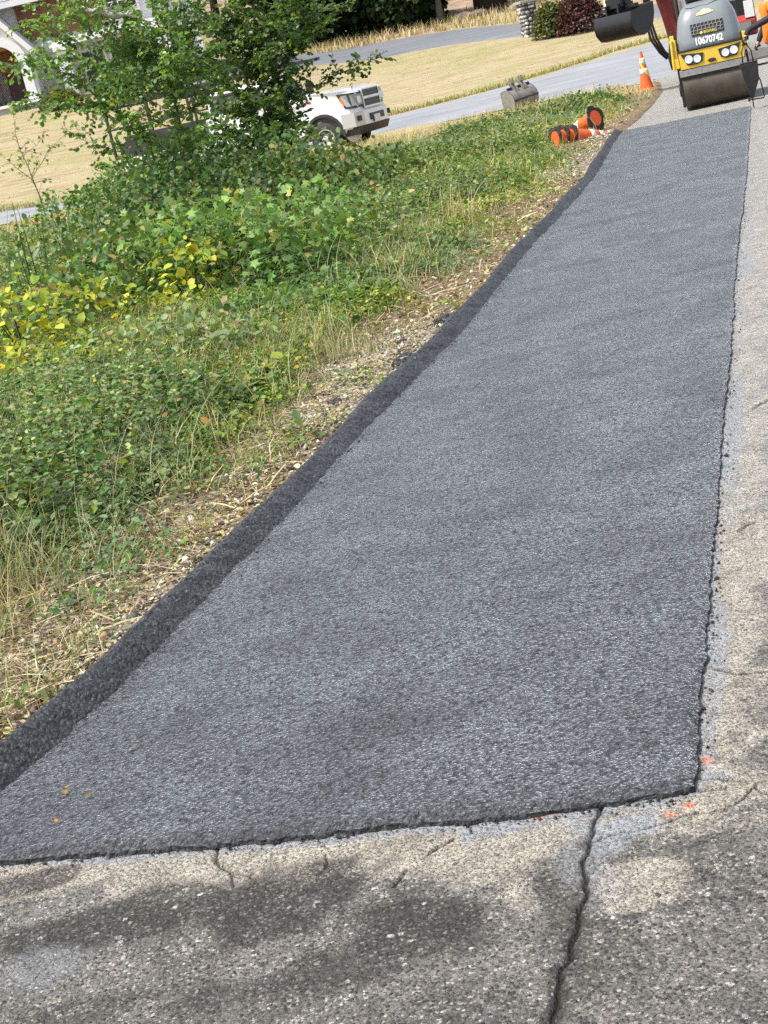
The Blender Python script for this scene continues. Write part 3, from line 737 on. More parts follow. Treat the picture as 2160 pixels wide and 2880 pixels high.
    T = (np.array([(-.5,0,0),(.5,0,0),(.6,.5,.05),(.3,1,0),(-.4,1,0),(-.5,.5,.05)]), [(0,1,2,5),(5,2,3,4)])
    bag.add(T, p, dr, rdir(m, 2.5), L, cols(m, TANS+[(1, (.6, .52, .36)), (4, (.16, .11, .06)), (2, (.1, .07, .045))]), wid=.03)
    # fallen leaf scraps
    X2, Y2, d2 = scatter_verge(60000, 2.8, 27, .13, lambda X, Y, d: np.exp(-((d-.5)/.5)**2)*.6)
    m = len(X2)
    bag.add(T_OVATE, np.stack([X2, Y2, gz(X2, Y2)+.012], 1), rdir(m, 0)*np.array([1, 1, .2]), rdir(m, 2.5), rng.uniform(.008, .026, m)*(1+.045*Y2), cols(m, TANS+[(1.5, (.6, .53, .42)), (3, (.14, .09, .05)), (2, (.09, .065, .04)), (1, (.34, .22, .16)), (1, (.14, .2, .07))]))
    tag(bag.build('straw_litter', STRAW), 'dry straw and leaf litter beside the kerb', 'straw', kind='stuff')
    # ---- long trailing stems
    # ---- gravel
    def densg(X, Y, d):
        g = np.clip(1-np.abs(d-.42)/.55, 0, 1)*sstep(.4, .6, fbm(X*.9+5, Y*.55, 9)+.18*np.exp(-((Y-8.4)/1.6)**2))
        return g+.3*np.exp(-((d-.3)/.4)**2)
    X, Y, d = scatter_verge(110000, 2.8, 28, .14, densg)
    m = len(X); r = rng.gamma(2.2, .003, m)*(1+.04*Y)
    oc = np.array([(1,0,0),(0,1,0),(-1,0,0),(0,-1,0),(.1,.1,.8),(0,0,-.5)], float)
    V = oc[None]*(.6+.7*rng.random((m, 6, 1)))*r[:, None, None]*np.stack([np.ones(m), rng.uniform(.6, 1, m), rng.uniform(.5, .9, m)], 1)[:, None]
    a = rng.uniform(0, 6.28, m); ca, sa = np.cos(a)[:, None], np.sin(a)[:, None]
    V = np.stack([V[:, :, 0]*ca-V[:, :, 1]*sa, V[:, :, 0]*sa+V[:, :, 1]*ca, V[:, :, 2]], 2)
    V += np.stack([X, Y, gz(X, Y)+r*.2], 1)[:, None]
    f = np.array([(0,1,4),(1,2,4),(2,3,4),(3,0,4),(1,0,5),(2,1,5),(3,2,5),(0,3,5)])
    F = (np.arange(m)[:, None, None]*6+f[None]).reshape(-1, 3)
    c = cols(m, [(3, (.38, .34, .27)), (1.5, (.55, .51, .43)), (2, (.22, .19, .15)), (1.5, (.1, .09, .08)), (1.5, (.33, .24, .15)), (.35, (.68, .66, .6))])
    mt, nt, b = new_mat('gravel_stone'); nt.links.new(attr(nt, 'col').outputs['Color'], b.inputs['Base Color']); b.inputs['Roughness'].default_value = .85
    v = gen(nt); bump(nt, b, noise(nt, v, 150, 3), .003)
    tag(np_mesh('gravel', V.reshape(-1, 3), [F], mt, colors=np.repeat(c, 6, 0)), 'pale loose gravel along the back of the kerb', 'gravel', kind='stuff')
    # ---- black crumbs of asphalt beside the joints
    m = 520; t = rng.random(m)
    Yc = np.exp(rng.uniform(np.log(3.2), np.log(13), m)); Xc = xrt(Yc)+np.abs(rng.normal(0, .022, m))+.004
    mb = 240; Xb = rng.uniform(-1.2, .56, mb); Yb = np.interp(Xb, BOTX, BOTY)-np.abs(rng.normal(0, .012, mb))-.003
    mc = 26; Xd = rng.uniform(.33, .53, mc); Yd = np.interp(Xd, BOTX, BOTY)-rng.uniform(.005, .05, mc)
    mk = 260; Yk = np.exp(rng.uniform(np.log(3.9), np.log(14), mk)); Xk = xin(Yk)+.004+np.abs(rng.normal(0, .01, mk)); Zk = np.full(mk, .026)
    X = np.concatenate([Xc, Xb, Xd, Xk]); Y = np.concatenate([Yc, Yb, Yd, Yk]); Zb = np.concatenate([np.full(m+mb+mc, .002), Zk]); m = len(X)
    r = rng.gamma(3, .0008, m)*(1+.03*Y); r[520+240:520+240+mc] *= 1.5
    V = oc[None]*(.6+.7*rng.random((m, 6, 1)))*r[:, None, None]
    V += np.stack([X, Y, Zb+r*.3], 1)[:, None]
    F = (np.arange(m)[:, None, None]*6+f[None]).reshape(-1, 3)
    tag(np_mesh('asphalt_crumbs', V.reshape(-1, 3), [F], bpy.data.materials['kerb_asphalt']), 'black crumbs of asphalt along the edges of the new strip', 'asphalt crumbs', kind='stuff')

def make_lawn_grass():
    """coarse dry grass on the lawn edges and in front of the street"""
    bag = Bag()
    n = 26000
    Y = rng.uniform(34, 45.2, n); X = rng.uniform(-13, 9.4, n)
    near = np.interp(X, [-13, -7, 2, 6, 9, 10], [45.5, 44.3, 46.8, 45.4, 44.4, 44])
    k = (dkerb(X, Y) > .15) & (Y < near) & (rng.random(n) < .25+.75*sstep(.35, .6, fbm(X*.7, Y*.7, 77)))
    X, Y = X[k], Y[k]; m = len(X)
    bag.blades(np.stack([X, Y, gz(X, Y)], 1), rng.uniform(.03, .13, m), rng.uniform(.3, 1.3, m), np.full(m, .018), cols(m, TANS+[(1.2, (.3, .32, .1)), (1, (.6, .5, .3))]), 2)
    # far edge of the street: greener fringe
    n = 9000; X = rng.uniform(-12, 16, n)
    yf = np.interp(X, [-9.3, -5.9, 2.9, 4.3, 6.6, 9.9, 11.2, 13.1], [48.2, 47, 50.8, 51, 51.5, 53.1, 54.1, 54.5])
    Y = yf+np.abs(rng.normal(.05, .35, n))
    bag.blades(np.stack([X, Y, terr(X, Y)], 1), rng.uniform(.05, .2, n), rng.uniform(.2, 1, n), np.full(n, .025), cols(n, TANS+[(4, (.22, .27, .07)), (2, (.3, .32, .1))]), 2)
    # lawn
    n = 1500; X = rng.uniform(-14, 16, n); Y = rng.uniform(48, 71, n)
    yf = np.interp(X, [-14, -9.3, -5.9, 2.9, 4.3, 6.6, 9.9, 11.2, 16], [48.4, 48.2, 47, 50.8, 51, 51.5, 53.1, 54.1, 54.8])
    yn2 = np.interp(X, [-14, 0, 1, 4.8, 8.4, 10.3, 16], [80, 74, 72, 69.5, 67.3, 65, 60])
    k = (Y > yf+.3) & (Y < yn2-.2); X, Y = X[k], Y[k]; m = len(X)
    bag.blades(np.stack([X, Y, terr(X, Y)], 1), rng.uniform(.02, .06, m), rng.uniform(.5, 1.4, m), np.full(m, .05), cols(m, [(3, (.4, .33, .2)), (2, (.33, .27, .15)), (1, (.33, .32, .13))]), 2)
    # wild dry grass behind the driveway
    n = 9000; X = rng.uniform(1, 17, n); Y = rng.uniform(70, 84, n)
    yf2 = np.interp(X, [1.6, 4, 5.8, 7.1, 9.2, 11.1, 17], [77, 77.5, 78, 77.2, 75, 71, 62])
    k = (Y > yf2) & (rng.random(n) < .3+.7*np.exp(-(Y-yf2)/3)); X, Y = X[k], Y[k]; m = len(X)
    bag.blades(np.stack([X, Y, terr(X, Y)], 1), rng.uniform(.15, .6, m), rng.uniform(.2, .9, m), np.full(m, .05), cols(m, TANS+[(1, (.2, .2, .08))]), 2)
    tag(bag.build('dry_grass', STRAW), 'parched yellow grass of the lawns and road edges', 'grass', kind='stuff')

# ------------------------------------------------------------------ saplings
def sapling(name, label, trunks, prims, base, n_auto, auto_len, leaf_size, palette, top_twigs=1.0, tw_len=.55, gap=.05, cat='tree', zmin=.55, group=None):
    """trunks/prims: lists of (list of 3-D points, base radius). Twigs and leaves grow from them."""
    base = Vector(base)
    root = thing(name, label, cat, base, 0, group)
    mt = MB(); br = MB(); bag = Bag()
    def resample(P, step):
        P = [Vector(p) for p in P]; out = []
        L = [0]
        for a, b_ in zip(P[:-1], P[1:]): L.append(L[-1]+(b_-a).length)
        n = max(3, int(L[-1]/step)+1)
        for i in range(n):
            s = L[-1]*i/(n-1); k = max(j for j in range(len(L)) if L[j] <= s+1e-9); k = min(k, len(P)-2)
            out.append(P[k].lerp(P[k+1], (s-L[k])/max(1e-6, L[k+1]-L[k])))
        return out, L[-1]
    def wob(P, a):
        return [p+Vector(rng.normal(0, a, 3)) if 0 < i < len(P)-1 else p for i, p in enumerate(P)]
    branches = []
    for P, r in trunks:
        Q, L = resample(P, .25); Q = wob(Q, .012)
        mt.tube([q-base for q in Q], [r*(1-.82*i/(len(Q)-1)) for i in range(len(Q))], 8)
        branches.append((Q, L, r, .25))
        for k in range(n_auto):
            t = .12+.86*(k+rng.random())/n_auto; i = min(int(t*(len(Q)-1)), len(Q)-2); p = Q[i]
            if p.z < zmin: continue
            az = rng.uniform(0, 2*math.pi); el = rng.uniform(.25, .85)
            l = auto_len*(1-.68*t)*rng.uniform(.7, 1.2)
            if p.z < 2.1 and math.cos(az) > .3: l *= .5
            d = Vector((math.cos(az)*math.cos(el), math.sin(az)*math.cos(el), math.sin(el)))
            B = [p, p+d*l*.5, p+d*l+Vector((0, 0, -.04*l))]
            prims.append((B, r*.38*(1-.6*t)))
    for P, r in prims:
        Q, L = resample(P, .14); Q = wob(Q, .014)
        br.tube([q-base for q in Q], [max(.0022, r*(1-.85*i/(len(Q)-1))) for i in range(len(Q))], 6)
        branches.append((Q, L, r, .12))
    pos = []; drs = []
    for Q, L, r, t0 in branches:
        trunk = t0 == .25
        n = max(2, int(L/(.06 if not trunk else .12)*top_twigs))
        for k in range(n):
            t = t0+(1-t0)*(k+rng.random())/n; x = t*(len(Q)-1); i = min(int(x), len(Q)-2)
            p = Q[i].lerp(Q[i+1], x-i)
            if p.z < zmin-.2: continue
            bd = (Q[i+1]-Q[i]).normalized()
            d = (bd*.55+Vector(rng.normal(0, .55, 3))+Vector((0, 0, .12))).normalized()
            l = tw_len*(1-.55*t)*rng.uniform(.45, 1.15)
            if t > .93: d = (bd+Vector(rng.normal(0, .2, 3))).normalized()
            tip = p+d*l+Vector((0, 0, -.06*l)); mid = p+d*l*.5+Vector((0, 0, .04*l))
            br.tube([p-base, mid-base, tip-base], [.004, .003, .0015], 3, cap=False)
            m = max(2, int(l/gap))
            for j in range(m):
                s = (j+.6)/m; q = p.lerp(mid, s*2) if s < .5 else mid.lerp(tip, s*2-1)
                pos.append(q); side = d.cross(Vector((0, 0, 1)))*(1 if j % 2 else -1)
                drs.append(d*.5+side*.8+Vector(rng.normal(0, .3, 3))+Vector((0, 0, -.28)))
    n = len(pos); pos = np.array([tuple(p) for p in pos]); drs = np.array([tuple(p) for p in drs])
    sz = leaf_size*rng.uniform(.6, 1.25, n)
    nr = rdir(n, 1.1, .8)
    tone = np.clip(1+.35*(fbm(pos[:, 0]*2.2+pos[:, 1], pos[:, 2]*2.2+3, 5)-.5), .6, 1.4)[:, None]
    bag.add(T_OVATE, pos, drs, nr, sz, cols(n, palette)*tone, 1.05)
    mt.build('trunk', BARK, root, smooth=True); br.build('branches', BARK, root, smooth=True)
    bag.build('crown', LEAF, root, origin=base)
    return root, n

def make_trees():
    tot = 0
    def P(L, Y, dy=0.0, crop=None):
        n = len(L); return [Vector(atY(*(c), Y+dy*i/(n-1))) for i, c in enumerate(L)]
    c1 = lambda x, y: (x*.42194, y*.42194)
    c2 = lambda x, y: (600+x*.42194, y*.42194)
    YA = 25.6
    bA = hit(560, 648); bA = (bA[0], YA, gz(bA[0], YA))
    baseA = Vector((float(atY(556, 620, YA)[0]), YA, float(gz(bA[0], YA))-.05))
    tr = [([baseA]+P([c1(1275,1180), c1(1240,1000), c1(1200,850), c1(1165,660), c1(1130,480), c1(1080,250), c1(1030,100), c1(1000,0), c1(985,-170), c1(960,-330)], YA, .3), .038),
          (P([c1(1205,850), c1(1150,540), c1(1118,250), c1(1120,0), c1(1135,-200)], YA, -.35), .017)]
    pr = [(P([c1(1240,1165), c1(1050,990), c1(840,820), c1(640,640), c1(450,490), c1(280,330), c1(180,230)], YA, -.5), .014),
          (P([c1(1205,865), c1(1000,800), c1(800,740), c1(640,610), c1(560,560)], YA, .7), .009),
          (P([c1(1105,490), c1(960,370), c1(800,225), c1(690,120), c1(590,-10)], YA, .5), .011),
          (P([c1(1210,810), c1(1330,680), c1(1420,560), c1(1530,400)], YA, .3), .009),
          (P([c1(1150,520), c1(1220,290), c1(1290,140), c1(1390,-30)], YA, -.4), .009),
          (P([c1(1260,1120), c1(1150,1040), c1(1000,900), c1(700,770), c1(420,700), c1(160,720)], YA, -1.0), .009),
          (P([c1(1080,250), c1(900,110), c1(700,60), c1(480,20)], YA, -.6), .008),
          (P([c1(1130,480), c1(950,420), c1(700,330), c1(420,260), c1(200,180)], YA, .8), .009),
          (P([c1(1270,1150), c1(1120,1120), c1(900,1050), c1(640,960), c1(480,900)], YA, -.9), .009),
          (P([c1(1280,1200), c1(1150,1210), c1(900,1180), c1(700,1110)], YA, -1.2), .008),
          (P([c1(1285,1230), c1(1400,1180), c1(1520,1080)], YA, -.7), .008),
          (P([c1(1240,1000), c1(1350,900), c1(1500,830)], YA, -.8), .008),
          (P([c1(1170,690), c1(1000,560), c1(860,500), c1(740,480)], YA, -.8), .008)]
    for L_, dy in [([(1105,490), (800,420), (420,380), (60,440)], -.8), ([(1040,150), (700,90), (380,120), (130,180)], .3), ([(990,-20), (700,-60), (420,40), (240,30)], -.3),
                   ([(840,820), (560,700), (300,640), (120,700)], -.9), ([(640,640), (400,480), (180,420), (50,430)], .2), ([(1120,420), (900,330), (640,190), (420,120)], -.7), ([(1180,760), (900,640), (560,420), (330,200)], .6)]:
        pr.append((P([c1(*q) for q in L_], YA, dy), .008))
    o, n = sapling('alder_tree', 'slim young broadleaf tree whose long bare branches reach left over the truck bed', tr, pr, baseA, 15, 1.35, .084, TREEG, tw_len=.6, gap=.041, top_twigs=1.1); tot += n
    YB = 28.3
    baseB = Vector((float(atY(790, 580, YB)[0]), YB, float(gz(-.5, YB))-.05))
    tr = [([baseB]+P([c2(425,1150), c2(395,870), c2(345,560), c2(312,340), c2(270,200), c2(250,0), c2(240,-200)], YB, .2), .04),
          ([baseB+Vector((-.2, .1, 0))]+P([c2(330,1150), c2(300,900), c2(250,700), c2(205,480), c2(190,300), c2(160,60), c2(150,-160)], YB, .4), .026),
          ([baseB+Vector((.1, -.15, 0))]+P([c2(430,1100), c2(470,800), c2(500,480), c2(530,200), c2(540,-60)], YB, -.3), .022)]
    pr = [(P([c2(370,790), c2(520,650), c2(700,570), c2(850,480), c2(1000,425), c2(1150,385)], YB, -.5), .011),
          (P([c2(340,540), c2(450,420), c2(580,300), c2(750,180), c2(880,30)], YB, -.7), .011),
          (P([c2(420,950), c2(520,890), c2(600,860)], YB, -.6), .009),
          (P([c2(400,900), c2(480,790), c2(560,720)], YB, .2), .008),
          (P([c2(425,1100), c2(520,1050), c2(620,1040)], YB, -.9), .008),
          (P([c2(300,300), c2(460,180), c2(640,120), c2(800,60)], YB, .2), .01),
          (P([c2(330,1000), c2(200,900), c2(60,820), c2(-60,780)], YB, -.6), .009),
          (P([c2(250,700), c2(120,560), c2(0,420), c2(-100,330)], YB, -.5), .009),
          (P([c2(205,480), c2(90,330), c2(-20,180), c2(-120,60)], YB, .3), .009),
          (P([c2(420,1120), c2(250,1080), c2(80,1060), c2(-40,1020)], YB, -1.), .009),
          (P([c2(300,330), c2(420,150), c2(560,20), c2(640,-100)], YB, -.4), .009),
          (P([c2(440,1000), c2(520,960), c2(600,930)], YB, -1.1), .008)]
    o, n = sapling('alder_tree', 'denser dark green young tree with several stems in front of the white truck cab', tr, pr, baseB, 24, 1.3, .09, [(3, (.075, .145, .04)), (3, (.11, .195, .05)), (2, (.05, .1, .034)), (1.6, (.18, .27, .065)), (.25, (.24, .24, .06))], tw_len=.58, gap=.037, top_twigs=1.15); tot += n
    YC = 24.0
    bC = Vector((float(atY(110, 600, YC)[0]), YC, float(gz(-4.2, YC))))
    bC2 = Vector(atY(108, 545, YC)); bC = Vector((bC2.x, YC, bC.z))
    tr = [([bC]+P([(108, 545), (80, 470), (48, 410), (40, 330)], YC, .1), .016)]
    pr = [(P([(100, 520), (60, 480), (10, 440)], YC, .1), .007), (P([(90, 500), (130, 430), (170, 390), (215, 350)], YC, -.2), .006), (P([(60, 440), (110, 400), (125, 360)], YC, .2), .005)]
    o, n = sapling('alder_tree', 'thin almost bare little sapling standing alone at the left edge of the weeds', tr, pr, bC, 5, .5, .06, PALE, tw_len=.3, gap=.085, zmin=.4); tot += n
    # pale silky caterpillar nest spun round an upper twig
    q0, q1 = Vector(atY(212, 20, 25.3)), Vector(atY(402, 46, 25.3)); c = (q0+q1)/2
    root = thing('silk_nest', 'pale wispy silk nest stretched along an upper twig of the slim tree', 'nest', c)
    mb = MB(); n = 26; P_ = []; R_ = []
    for k in range(n):
        t = k/(n-1); p = q0.lerp(q1, t)-c; p.z += -.03*math.sin(t*math.pi)+.012*math.sin(t*19); P_.append(p); R_.append(.006+.062*math.sin(math.pi*min(1, t*1.05))**.8*(.55+.45*math.sin(t*7+1)**2))
    mb.tube(P_, R_, 12)
    for k in range(9):
        t = rng.uniform(.25, .95); p = q0.lerp(q1, t)-c; e = p+Vector((rng.uniform(.05, .3), rng.uniform(-.1, .1), rng.uniform(-.2, .18)))
        mb.tube([p, p.lerp(e, .5)+Vector((0, 0, .02)), e], [.03, .012, .003], 6)
    mt, nt, b_ = new_mat('silk'); nz = noise(nt, gen(nt), 30, 5, .7); nt.links.new(ramp(nt, nz, [(.3, (.35, .32, .25)), (.65, (.72, .69, .62))]), b_.inputs['Base Color']); b_.inputs['Roughness'].default_value = .9; bump(nt, b_, nz, .02)
    mb.build('nest_silk', mt, root, smooth=True)
    print('tree leaves', tot)

def bush(name, label, cat, c, rx, ry, h, n, leaf, palette, tmpl=T_OVATE, mat=None, stems=7, group=None, up=1.0, lump=.35, skirt=.05):
    """a shrub: thin stems from the root and leaves on an uneven dome, some inside"""
    c = Vector(c); root = thing(name, label, cat, c, 0, group)
    sb = MB()
    for k in range(stems):
        a = rng.uniform(0, 6.28); r = rng.uniform(.2, .85)
        tip = Vector((math.cos(a)*rx*r, math.sin(a)*ry*r, h*rng.uniform(.55, .95)*(1-.4*r)))
        sb.tube([(tip.x*.1, tip.y*.1, -.03), tuple(tip*.55+Vector((0, 0, .1*h))), tuple(tip)], [.008+.004*h, .006, .003], 4)
    sb.build('stem', BARKD, root)
    bag = Bag(); a = rng.uniform(0, 2*np.pi, n); ct = rng.random(n)**.75
    el = np.arcsin(np.clip(ct, 0, 1)); seed = int(rng.integers(1000))
    rad = (1-lump) + 2*lump*fbm(a*1.6+seed, el*3+ 2, seed, 3); rad = rad*np.where(rng.random(n) < .7, rng.uniform(.86, 1.05, n), rng.uniform(.45, .9, n))
    p = np.stack([rx*rad*np.cos(a)*np.cos(el), ry*rad*np.sin(a)*np.cos(el), np.maximum(h*rad*np.sin(el), skirt*rng.random(n))], 1)
    outw = np.stack([np.cos(a)*np.cos(el), np.sin(a)*np.cos(el), np.zeros(n)], 1)
    d = outw*.8+rdir(n, -.15)*.7; nr = rdir(n, up+.9)+outw*.35
    bag.add(tmpl, p, d, nr, leaf*rng.uniform(.6, 1.3, n), cols(n, palette))
    bag.build('foliage', mat or WEED, root)
    return root

def make_bushes():
    g = 'thickets of brambles and maple shoots below the young trees'
    L = [ # px, py of the ground point, rx, ry, h, n, leaf, palette, template, label
      (620, 700, 1.6, 1.3, 1.1, 2800, .075, [(3, (.045, .09, .028)), (3, (.065, .12, .035)), (2, (.03, .062, .022)), (.8, (.12, .17, .05)), (.3, (.2, .18, .06))], T_OVATE, 'bramble thicket in shade-coloured leaves around the foot of the slim tree'),  # leaf palette darkened to paint shade at the foot of the tree
      (830, 640, 1.6, 1.4, .95, 2800, .075, BRAM, T_OVATE, 'bramble thicket with browning leaves at the foot of the dense tree'),
      (1010, 570, 1.4, 1.1, .65, 1700, .075, [(2, (.17, .22, .05)), (2, (.1, .16, .04)), (1, (.06, .1, .03))], T_OVATE, 'yellowish green bramble mound right of the dense tree'),
      (640, 860, 1.25, 1.0, .9, 1700, .075, MAPL, T_MAPLE, 'pale green maple shoots below the slim tree, broad lobed leaves'),
      (800, 780, 1.15, .9, .75, 1500, .07, MAPL, T_MAPLE, 'pale maple shoots on the slope nearest the tree shade'),
      (420, 900, 1.15, .95, .85, 1500, .08, BRAM, T_OVATE, 'tangled green bramble left of the pale maple shoots'),
      (330, 720, 1.4, 1.1, 1.05, 2100, .08, GREENS, T_OVATE, 'dense green bush under the left branches of the slim tree'),
      (480, 640, 1.4, 1.1, 1.2, 2100, .085, GREENS, T_OVATE, 'green bush behind the tree trunk beside the truck tail'),
      (560, 560, 1.4, 1.1, 1.35, 2600, .08, [(3, (.045, .09, .028)), (3, (.065, .12, .035)), (2, (.03, .062, .022)), (.8, (.12, .17, .05)), (.3, (.2, .18, .06))], T_OVATE, 'tallest green thicket, between the slim tree and the truck bed'),  # same dark palette: base shade put into the leaf colours
      (720, 600, 1.4, 1.1, 1.2, 2600, .08, [(3, (.045, .09, .028)), (3, (.065, .12, .035)), (2, (.03, .062, .022)), (.8, (.12, .17, .05)), (.3, (.2, .18, .06))], T_OVATE, 'tall thicket in shade-coloured leaves filling the gap between the two trees'),  # leaves coloured dark so the gap between the trees looks shaded
      (900, 590, 1.1, .9, 1.0, 1800, .08, BRAM, T_OVATE, 'arching bramble under the right side of the dense tree'),
      (400, 620, 1.2, 1., 1.15, 1900, .085, PALE, T_OVATE, 'pale green leafy thicket left of the tallest one'),
      (150, 800, 1.3, 1.1, .8, 1600, .075, PALE, T_OVATE, 'greyish green bush by the tall reeds'),
      (980, 700, .95, .8, .45, 1000, .06, PALE, T_OVATE, 'low mixed weed clump in the middle of the bank'),
      (150, 1030, 1., .8, .6, 1300, .068, BRAM, T_OVATE, 'dark bramble between the yellow plants'),
      (480, 1080, .75, .65, .42, 900, .055, PALE, T_OVATE, 'pale leafy clump above the gravel patch'),
      (730, 940, .75, .5, .26, 800, .05, [(2, (.12, .24, .06)), (1, (.16, .28, .09)), (1, (.08, .15, .04))], T_OVATE, 'bright green leafy clump beside the gravel patch'),
      (1260, 480, 1.0, .8, .35, 900, .065, BRAM, T_OVATE, 'low bramble mat in front of the truck bumper'),
      (1330, 400, 1.1, .8, .4, 1000, .068, BRAM, T_OVATE, 'bramble mat below the bucket lying on the grass'),
      (1480, 345, 1.0, .7, .35, 900, .068, BRAM, T_OVATE, 'bramble mat behind the fallen cones'),
      (90, 1330, .6, .5, .24, 900, .036, PALE, T_OVATE, 'pale grey green leafy clump at the left edge'),
      (1640, 300, .9, .6, .35, 800, .066, GREENS, T_OVATE, 'leafy clump between the fallen cones and the standing cone')]
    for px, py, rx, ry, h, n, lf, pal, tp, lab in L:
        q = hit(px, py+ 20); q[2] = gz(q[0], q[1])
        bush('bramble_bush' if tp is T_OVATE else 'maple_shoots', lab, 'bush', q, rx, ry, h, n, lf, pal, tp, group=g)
    g = 'yellow leaved plants among the brambles'
    L = [(110, 1090, .42, .38, .75, 330, .075, 'tall bright yellow plant at the left edge of the weeds'),
         (60, 1150, .5, .4, .42, 300, .07, 'low yellow plant with broad leaves nearest the left edge'),
         (570, 900, .34, .3, .7, 200, .075, 'upright yellow plant among the pale maple shoots'),
         (280, 1000, .4, .3, .6, 170, .07, 'yellow green plant between the tall one and the middle of the bank'),
         (300, 1110, .35, .3, .3, 140, .055, 'small orange yellow plant above the grey green weeds'),
         (450, 960, .4, .3, .45, 180, .065, 'yellow green clump right of the tangled bramble')]
    for px, py, rx, ry, h, n, lf, lab in L:
        q = hit(px, py+25); q[2] = gz(q[0], q[1])
        bush('yellow_plant', lab, 'plant', q, rx, ry, h, n, lf, YELL, T_OVATE, stems=5, group=g, up=1.8, lump=.3)
    # reeds
    q = hit(160, 890); root = thing('reed_clump', 'clump of tall dark green reeds at the left of the bank', 'reeds', (q[0], q[1], gz(q[0], q[1])))
    bag = Bag(); n = 46
    p = np.stack([rng.normal(0, .5, n), rng.normal(0, .3, n), np.zeros(n)], 1)
    bag.blades(p, rng.uniform(.7, 1.35, n), rng.uniform(.02, .25, n), np.full(n, .022), cols(n, [(2, (.035, .09, .035)), (1, (.06, .12, .045))]), 4)
    bag.build('reed_blades', WEED, root)['kind'] = 'stuff'
    # grass tufts on the right side of the bank
    g = 'tufts of long grass near the kerb'
    L = [(1290, 640, .5, 'tuft of long pale grass leaning over beside the kerb'), (1230, 560, .5, 'straw coloured grass tuft higher up the bank'), (1400, 520, .45, 'dry grass tuft below the fallen cones'),
         (1120, 800, .4, 'grass tuft in the middle of the bank near the kerb'), (1130, 440, .4, 'bright green grass tuft in front of the truck'), (470, 1330, .3, 'wiry grass tuft left of the gravel patch'), (330, 1420, .28, 'small wiry grass tuft lower on the bank'), (920, 950, .3, 'short grass tuft above the gravel patch')]
    for px, py, h, lab in L:
        q = hit(px, py+8); root = thing('grass_tuft', lab, 'grass', (q[0], q[1], gz(q[0], q[1])), 0, g)
        bag = Bag(); n = 60; r = h*.32
        p = np.stack([rng.normal(0, r, n), rng.normal(0, r, n), np.zeros(n)], 1)
        pal = PALE if 'green' in lab else TANS+[(3, (.2, .27, .1)), (2, (.3, .34, .15))]
        bag.blades(p, rng.uniform(.5, 1.1, n)*h, rng.uniform(.2, .9, n), np.full(n, .004+.0006*q[1]), cols(n, pal), 4)
        bag.build('grass_blades', WEED, root)

def far_tree(label, c, h, r, trunk_h, trunk_r, n, leaf, palette, cat='tree', name='background_tree', blobs=9, group='trees behind the driveway', zlo=.12):
    c = Vector(c); root = thing(name, label, cat, c, 0, group)
    mb = MB(); mb.tube([(0, 0, -.3), (.05, 0, trunk_h*.5), (.1, .05, trunk_h), (.15, .1, h*.75)], [trunk_r*1.25, trunk_r, trunk_r*.85, trunk_r*.3], 9)
    for k in range(6):
        a = rng.uniform(0, 6.28); z0 = trunk_h*rng.uniform(.75, 1.2)
        mb.tube([(.1, .05, z0), (math.cos(a)*r*.35, math.sin(a)*r*.35, z0+.2*h), (math.cos(a)*r*.75, math.sin(a)*r*.75, z0+.35*h)], [trunk_r*.5, trunk_r*.3, trunk_r*.1], 6)
    mb.build('trunk', BARKD if 'dark' in label else BARK, root, smooth=True)
    bag = Bag(); per = n//blobs
    for k in range(blobs):
        a = rng.uniform(0, 6.28); q = rng.uniform(.1, .75)*r
        zc = trunk_h + (h-trunk_h)*rng.uniform(zlo, .9); rr = r*rng.uniform(.38, .62)
        cc = np.array([math.cos(a)*q, math.sin(a)*q, zc])
        d = rdir(per, 0); rad = rr*(.7+.45*rng.random(per))
        p = cc+d*rad[:, None]*np.array([1, 1, .75]); p[:, 2] = np.maximum(p[:, 2], .05)
        t = rng.uniform(.75, 1.3)
        bag.add(T_CARD, p, d+rdir(per, -.3)*.8, rdir(per, .9)+d*.5, leaf*rng.uniform(.6, 1.3, per), cols(per, palette)*t)
    bag.build('crown', FARLEAF, root)
    return root

